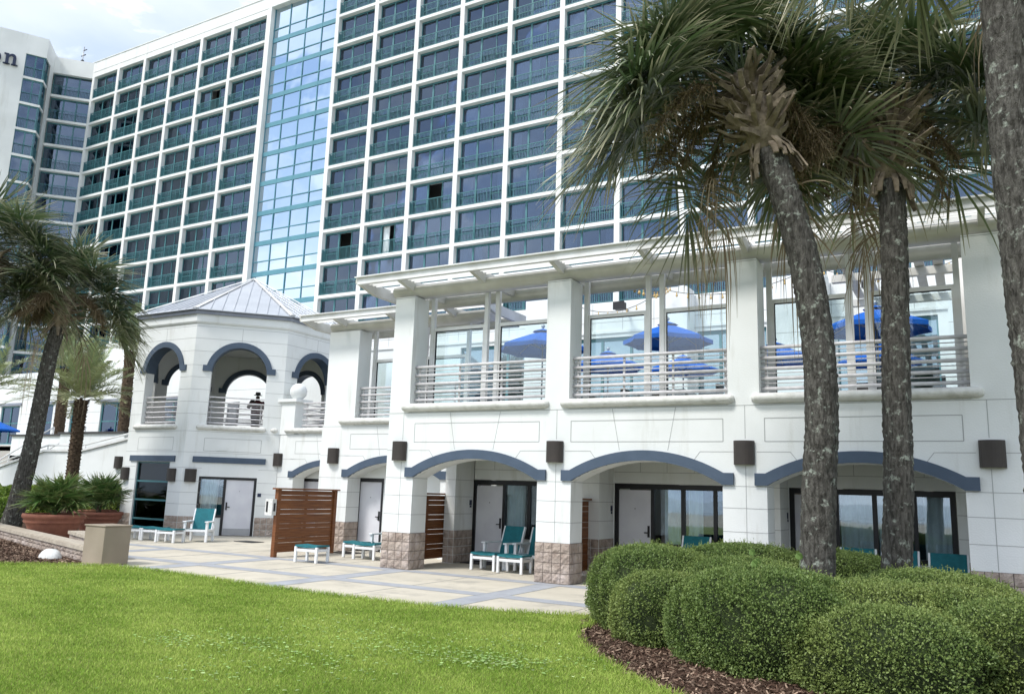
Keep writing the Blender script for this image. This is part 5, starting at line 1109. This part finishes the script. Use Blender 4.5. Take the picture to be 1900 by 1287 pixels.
# ------------------------------------------------------------------ shrubs
def shrub(x, y, rx, ry, h, seed, lab, dens=6500, leaf=.021, mt='shrub', name='shrub', grp='clipped shrubs at the foot of the palms', cat='shrub', dry=.35, p=2.45):
    global rng
    rng = np.random.default_rng(seed); t = empty(name, (x, y, 0), lab, cat, grp)
    def surf(u, v):                                    # squarish dome, slightly undercut at the foot
        cu, su = np.cos(u), np.sin(u); cv, sv = np.cos(v), np.sin(v); e = 2/p
        X = rx*np.sign(cu)*np.abs(cu)**1*np.abs(cv)**e; Y = ry*su*np.abs(cv)**e; Z = h*.38+h*.62*np.sign(sv)*np.abs(sv)**e
        nz = 1+.07*np.sin(3*u+seed)*cv+.05*np.sin(7*u+4*v+seed*2)+.022*np.sin(15*u+9*v+seed)+.012*np.sin(31*u+23*v)
        return np.stack([x+X*nz, y+Y*nz, np.maximum(Z*(.97+.03*nz), .02)], -1)
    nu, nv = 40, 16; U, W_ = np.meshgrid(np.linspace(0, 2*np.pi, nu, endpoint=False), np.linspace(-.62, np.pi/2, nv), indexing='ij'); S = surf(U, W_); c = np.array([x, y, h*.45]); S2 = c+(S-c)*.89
    F = np.array([[i*nv+j, ((i+1) % nu)*nv+j, ((i+1) % nu)*nv+j+1, i*nv+j+1] for i in range(nu) for j in range(nv-1)]); core = mesh_np('dark_core', S2.reshape(-1, 3), F, 'core', t)  # closed shell under the leaves, shade of the hollows put into its near-black colour
    area = 2*np.pi*rx*ry*.9+2*np.pi*(rx+ry)/2*h*.7; n = int(area*dens)
    # sample uniformly by rejecting on local area
    u = rng.uniform(0, 2*np.pi, n*2); v = rng.uniform(-.62, np.pi/2, n*2); wgt = .25+np.abs(np.cos(v))*.75; k = rng.uniform(0, 1, n*2) < wgt; u, v = u[k][:n], v[k][:n]; n = len(u)
    e = 1e-3; P = surf(u, v); Tu = surf(u+e, v)-P; Tv = surf(u, v+e)-P; Nn = unitv(np.cross(Tu, Tv)); Nn *= np.sign(np.sum(Nn*(P-c), 1))[:, None]
    gap = np.sin(P[:, 0]*7.1+seed)*np.sin(P[:, 1]*6.3+1.3*np.sin(P[:, 2]*5))*np.sin(P[:, 2]*8.7+1+seed)+rng.normal(0, .12, n); kk_ = (gap < .62) | (rng.uniform(0, 1, n) < .25)
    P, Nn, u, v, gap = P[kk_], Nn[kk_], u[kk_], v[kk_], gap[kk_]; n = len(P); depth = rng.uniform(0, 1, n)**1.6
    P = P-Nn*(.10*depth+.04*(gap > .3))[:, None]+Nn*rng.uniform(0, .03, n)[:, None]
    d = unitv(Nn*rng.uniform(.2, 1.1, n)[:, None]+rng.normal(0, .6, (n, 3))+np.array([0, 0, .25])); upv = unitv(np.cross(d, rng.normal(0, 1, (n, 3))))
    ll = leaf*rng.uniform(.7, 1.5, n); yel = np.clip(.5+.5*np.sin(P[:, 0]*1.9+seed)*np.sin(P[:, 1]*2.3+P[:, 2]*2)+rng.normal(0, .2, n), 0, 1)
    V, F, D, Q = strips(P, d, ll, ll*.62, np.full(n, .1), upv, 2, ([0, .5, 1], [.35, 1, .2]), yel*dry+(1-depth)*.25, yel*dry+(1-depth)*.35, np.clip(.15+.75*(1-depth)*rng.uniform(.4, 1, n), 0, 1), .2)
    # stray shoots that the shears missed
    k = rng.choice(n, n//90 if mt == 'shrub' else 4); nn = len(k); q = 7; kk = np.repeat(k, q); sd_ = np.repeat(unitv(Nn[k]+rng.normal(0, .45, (nn, 3))+[0, 0, .3]), q, 0); ln_ = np.repeat(rng.uniform(.04, .11, nn), q)*np.tile(np.linspace(.1, 1, q), nn)
    A = strips(surf(u[kk], v[kk])+sd_*ln_[:, None], unitv(sd_+rng.normal(0, .6, (nn*q, 3))), leaf*rng.uniform(.6, 1.2, nn*q), np.full(nn*q, leaf*.5), np.full(nn*q, .1), unitv(rng.normal(0, 1, (nn*q, 3))), 2, ([0, .5, 1], [.35, 1, .2]), rng.uniform(.2, .9, nn*q), rng.uniform(.3, 1, nn*q), rng.uniform(.4, 1, nn*q), .2)
    V, F, D, Q = merge([(V, F, D, Q), A])
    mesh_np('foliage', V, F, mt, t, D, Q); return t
SH = [(-4.0, 11.3, 1.02, 1.0, 1.10, 'rounded shrub at the left end of the bed beside the patio', .4), (-3.5, 10.3, .75, .72, .84, 'small low shrub in front of the leftmost one', .6),
      (-3.0, 12.4, 1.3, .9, 1.13, 'broad flat-topped shrub at the back under the second blue arch', .35), (-1.75, 12.7, 1.15, .85, 1.10, 'back shrub left of the leaning palm trunk', .3),
      (-2.7, 11.2, 1.05, 1.0, 1.02, 'shrub in the middle between the back ones and the biggest front one', .35), (-2.05, 9.6, 1.12, 1.05, 1.04, 'biggest dark green front shrub left of the leaning palm', .15),
      (-1.0, 10.0, 1.0, .95, .95, 'front shrub directly right of the biggest one', .5), (-.5, 11.4, 1.15, .9, 1.0, 'shrub between the two tall palm trunks and the facade', .45),
      (-.3, 10.35, .9, .85, .93, 'shrub with dry tips right of the leaning palm', .6), (.42, 9.5, .95, .9, .90, 'front shrub near the nearest trunk at the right edge', .5), (.45, 10.8, .8, .8, .80, 'low shrub at the right end beside the block base', .45),
      (-.75, 8.9, .95, .75, .80, 'lowest front shrub at the bottom edge of the picture', .45)]
for i, (x, y, rx, ry, h, lb, dr) in enumerate(SH): shrub(x, y, rx*.95, ry*.95, h, 50+i, lb, dry=dr)
def hedge_strip(x0, x1, y, n, h, seed, lab, mt='hedge'):
    for i in range(n):
        x = x0+(x1-x0)*(i+.5)/n; shrub(x, y+random.uniform(-.1, .1), (x1-x0)/n*.62, .45, h*random.uniform(.9, 1.1), seed+i, lab+', '+('leftmost', 'second from the left', 'third from the left', 'fourth from the left', 'fifth from the left', 'sixth from the left', 'sixth from the right', 'fifth from the right', 'fourth from the right', 'third from the right', 'second from the right', 'rightmost')[i if n > 5 else (0, 1, 2, 10, 11)[i]], 900, .07, mt, 'hedge_plant', lab.split(' in ')[0]+'s', 'hedge plant', .5, 2.2)
hedge_strip(-44, -28.9, 20.6, 12, 1.35, 80, 'light green hedge plant at the steps wall')
hedge_strip(-33.5, -27.2, 15.3, 5, 1.1, 100, 'yellow-green shrub behind the front pot')
hedge_strip(-48.2, -42.3, 27.5, 6, 4.4, 120, 'dark plant filling the upper planter') if False else None
# weeds poking out of the shrubs
for i, (x, y, z, lb) in enumerate(((-2.55, 11.0, 1.12, 'leftmost'), (-2.35, 10.4, 1.05, 'left middle'), (-2.2, 9.6, 1.08, 'lowest'), (-1.82, 10.2, 1.16, 'tallest, in front of the trunk'))):
    t = empty('weed', (x, y, z-.12), 'pale green weed leaf sticking out of the clipped shrubs, '+lb, 'weed', 'weeds in the shrubs'); b = MB(); b.tube([(x, y, z-.3), (x+.01, y, z)], .004, 5); b.build('stem', 'clover', t); b = MB(); b.add([(x+.045*math.cos(k), y-.02*math.sin(k*2), z+.045*math.sin(k)) for k in [j*.785 for j in range(8)]], [tuple(range(8))]); b.build('leaf', 'clover', t)
t = empty('louvre_bollard', (.62, 10.4, 0), 'small pale louvred bollard light at the right edge beside the block base', 'bollard light'); b = MB()
for i in range(7): b.lathe([(.10, .72+i*.05), (.13, .735+i*.05), (.10, .745+i*.05)], 16, (.62, 10.4, 0))
b.build('louvres', 'whitestone', t); b = MB(); b.tube([(.62, 10.4, 0), (.62, 10.4, 1.08)], .09, 14); b.build('post', 'whitestone', t); b = MB(); b.lathe([(.13, 1.08), (.11, 1.15), (0, 1.18)], 16, (.62, 10.4, 0)); b.build('cap', 'whitestone', t)

# ------------------------------------------------------------------ patio furniture
def box_part(nm, mt, t, *bx, rx=None):
    b = MB()
    for q in bx: b.box(*q)
    me = to_me(b, nm, mt); o = child(nm, me, t)
    bv = o.modifiers.new('b', 'BEVEL'); bv.width = .006; bv.segments = 1; return o
def make_chair():
    t = empty('patio_chair', (0, 0, 0)); w = .33
    for sx in (-1, 1):
        box_part('leg', 'polywhite', t, (sx*w-.035, sx*w+.035, -.30, -.22, 0, .58)); box_part('leg', 'polywhite', t, (sx*w-.035, sx*w+.035, .30, .38, 0, .50))
        box_part('armrest', 'polywhite', t, (sx*w-.055, sx*w+.055, -.34, .36, .58, .615))
        box_part('side_rail', 'polywhite', t, (sx*w-.025, sx*w+.025, -.22, .30, .30, .37))
    box_part('front_rail', 'polywhite', t, (-w+.035, w-.035, -.29, -.25, .30, .37)); box_part('rear_rail', 'polywhite', t, (-w+.035, w-.035, .31, .35, .26, .33))
    s = MB(); n = 8
    pr = [(-.29, .39), (-.1, .365), (.1, .34), (.26, .34)]
    for (a, za), (c, zc) in zip(pr[:-1], pr[1:]): s.add([(-w+.04, a, za), (w-.04, a, za), (w-.04, c, zc), (-w+.04, c, zc), (-w+.04, a, za-.012), (w-.04, a, za-.012), (w-.04, c, zc-.012), (-w+.04, c, zc-.012)], [(0, 1, 2, 3), (7, 6, 5, 4), (0, 3, 7, 4), (1, 5, 6, 2), (0, 4, 5, 1), (2, 6, 7, 3)])
    child('sling_seat', to_me(s, 'sling_seat', 'tealfabric'), t)
    s = MB(); pr = [(.24, .33), (.32, .57), (.41, .84), (.46, .975)]
    for (a, za), (c, zc) in zip(pr[:-1], pr[1:]): s.add([(-w+.045, a, za), (w-.045, a, za), (w-.045, c, zc), (-w+.045, c, zc), (-w+.045, a+.014, za), (w-.045, a+.014, za), (w-.045, c+.014, zc), (-w+.045, c+.014, zc)], [(0, 1, 2, 3), (7, 6, 5, 4), (0, 3, 7, 4), (1, 5, 6, 2), (2, 6, 7, 3)])
    child('sling_back', to_me(s, 'sling_back', 'tealfabric'), t)
    for sx in (-1, 1):
        s = MB(); q = sx*(w-.03)
        for (a, za), (c, zc) in zip(pr[:-1], pr[1:]): s.add([(q-.018, a, za), (q+.018, a, za), (q+.018, c, zc), (q-.018, c, zc), (q-.018, a+.05, za-.02), (q+.018, a+.05, za-.02), (q+.018, c+.05, zc-.02), (q-.018, c+.05, zc-.02)], [(0, 1, 2, 3), (7, 6, 5, 4), (0, 3, 7, 4), (1, 5, 6, 2), (2, 6, 7, 3)])
        child('back_frame', to_me(s, 'back_frame', 'polywhite'), t)
    return t
def make_ottoman():
    t = empty('ottoman', (0, 0, 0)); w, d = .30, .22
    for sx in (-1, 1):
        for sy_ in (-1, 1): box_part('leg', 'polywhite', t, (sx*w-.03, sx*w+.03, sy_*d-.03, sy_*d+.03, 0, .36))
        box_part('rail', 'polywhite', t, (sx*w-.02, sx*w+.02, -d+.03, d-.03, .25, .31)); box_part('rail', 'polywhite', t, (-w+.03, w-.03, sx*d-.02, sx*d+.02, .25, .31))
    s = MB(); K = 6
    for i in range(K):
        a, c = -w-.02+(2*w+.04)*i/K, -w-.02+(2*w+.04)*(i+1)/K; f = lambda x: .40-.018*(1-(x/(w+.02))**2)
        s.add([(a, -d-.02, f(a)), (c, -d-.02, f(c)), (c, d+.02, f(c)), (a, d+.02, f(a)), (a, -d-.02, f(a)-.04), (c, -d-.02, f(c)-.04), (c, d+.02, f(c)-.04), (a, d+.02, f(a)-.04)], [(0, 1, 2, 3), (7, 6, 5, 4), (0, 4, 5, 1), (2, 6, 7, 3), (0, 3, 7, 4), (1, 5, 6, 2)])
    child('sling_seat', to_me(s, 'sling_seat', 'tealfabric'), t); return t
CH = [(-20.55, 17.15, .55, 'white framed teal chair standing in front of the curtained pavilion window'), (-9.78, 17.0, -.15, 'left one of the two teal chairs under the first wide arch'), (-9.0, 17.1, -.05, 'right one of the two teal chairs under the first wide arch, half behind the pier'),
      (-5.25, 17.1, 0, 'teal chair whose back shows above the shrubs under the second arch'), (-1.9, 16.1, 0, 'teal chair back between the two palm trunks'), (-1.2, 16.2, 0, 'teal chair back mostly behind the second palm trunk'), (-.42, 15.95, 0, 'teal chair back right of the second palm trunk'),
      (-13.35, 17.2, .1, 'teal chair mostly hidden behind the first tall pier, one arm showing')]
OT = [(-20.75, 16.3, .25, 'teal topped ottoman directly in front of the chair by the pavilion'), (-13.75, 14.82, .1, 'teal ottoman standing alone in front of the large wooden screen'), (-13.95, 16.75, .1, 'teal ottoman left of the first tall pier, rear one of two'), (-13.4, 16.5, .1, 'teal ottoman touching the left side of the first tall pier'),
      (-9.85, 16.45, .0, 'ottoman in front of the left chair under the first wide arch'), (-9.08, 16.35, .0, 'ottoman in front of the right chair under the first wide arch'), (-22.3, 16.35, .2, 'low white table-like bench nearest the tan box, left of the pavilion chair'), (-21.6, 16.45, .2, 'low white bench between the tan box and the pavilion chair')]
c0, o0 = make_chair(), make_ottoman()
for src, lst, cat, grp in ((c0, CH, 'chair', 'teal sling patio chairs'), (o0, OT, 'ottoman', 'teal sling ottomans')):
    for i, (x, y, rz, lb) in enumerate(lst):
        q = src if i == 0 else copy_tree(src); q.location = (x, y, 0); q.rotation_euler.z = rz; q['label'] = lb; q['category'] = cat; q['group'] = grp
for x, y, lb in ((-10.9, 17.75, 'black door mat at the door under the first wide arch'), (-15.1, 17.6, 'black door mat left of the first tall pier'), (-19.65, 18.35, 'dark door mat at the pavilion door')):
    b = MB(); b.box(x-.4, x+.4, y-.25, y+.25, 0, .012); b.build('door_mat', 'black', None, label=lb, cat='door mat', group='dark door mats')

# ------------------------------------------------------------------ person in the pavilion
px_, py_ = -25.05, 23.2; t = empty('person', (px_, py_, 3.56), 'person in dark red shirt and grey brimmed hat lifting a camera behind the pavilion railing', 'person')
me = bpy.data.meshes.new('body')
J = [(0, 0, .95, .17), (0, 0, 1.2, .16), (0, 0, 1.4, .17), (0, -.01, 1.52, .06), (0, -.02, 1.63, .085), (0, -.03, 1.73, .09), (-.2, 0, 1.42, .075), (-.3, -.16, 1.24, .055), (-.20, -.36, 1.42, .04), (-.17, -.40, 1.48, .035), (.2, 0, 1.42, .075), (.3, -.14, 1.22, .055), (.02, -.32, 1.36, .04), (-.06, -.38, 1.42, .035),
     (-.1, 0, .85, .10), (-.11, -.02, .45, .075), (-.11, .01, .08, .05), (-.11, -.12, .03, .04), (.1, 0, .85, .10), (.11, -.02, .45, .075), (.11, .01, .08, .05), (.11, -.12, .03, .04)]
E_ = [(0, 1), (1, 2), (2, 3), (3, 4), (4, 5), (2, 6), (6, 7), (7, 8), (8, 9), (2, 10), (10, 11), (11, 12), (12, 13), (0, 14), (14, 15), (15, 16), (16, 17), (0, 18), (18, 19), (19, 20), (20, 21)]
me.from_pydata([j[:3] for j in J], E_, []); bo = child('body', me, t); md_ = bo.modifiers.new('s', 'SKIN'); 
for v, j in zip(me.skin_vertices[0].data, J): v.radius = (j[3], j[3])
me.skin_vertices[0].data[0].use_root = True; sb = bo.modifiers.new('d', 'SUBSURF'); sb.levels = 1; sb.render_levels = 2; me.materials.append(M['skin'])
b = MB(); b.lathe([(.20, .9), (.215, 1.1), (.205, 1.25), (.235, 1.40), (.20, 1.48), (.09, 1.53)], 20, sxy=(1.1, .8)); 
for sg in (-1, 1): b.tube([(sg*.19, 0, 1.44), (sg*.27, -.06, 1.36), (sg*.31, -.15, 1.23)], [.09, .085, .075], 12)
child('shirt', to_me(b, 'shirt', 'shirt'), t)
b = MB(); b.lathe([(.17, 1.745), (.165, 1.755), (.10, 1.76), (.10, 1.84), (.085, 1.87), (0, 1.865)], 22, (0, -.02, 0)); child('hat', to_me(b, 'hat', 'hat'), t)
b = MB(); b.lathe([(.115, .1), (.13, .5), (.2, .9)], 18, sxy=(1.2, .9)); child('trousers', to_me(b, 'trousers', 'black'), t)
t.rotation_euler.z = .6
cm = MB(); cm.box(-.17, -.03, -.46, -.40, 1.44, 1.53); k = cm.build('camera_body', 'black', None, loc=None); k.parent = t
t = empty('wooden_chair', (-27.15, 23.6, 3.56), 'grey wooden high-backed chair beside the person in the pavilion', 'chair')
box_part('backrest', 'alu', t, (-.34, .34, .2, .26, .6, 1.6)); box_part('seat', 'alu', t, (-.3, .3, -.25, .2, .44, .49))
for a in (-.28, .28):
    for c in (-.22, .2): box_part('leg', 'alu', t, (a-.03, a+.03, c-.03, c+.03, 0, .44 if c < 0 else 1.3))
print('objects', len(bpy.data.objects), 'tris~', sum(len(m_.polygons) for m_ in bpy.data.meshes))
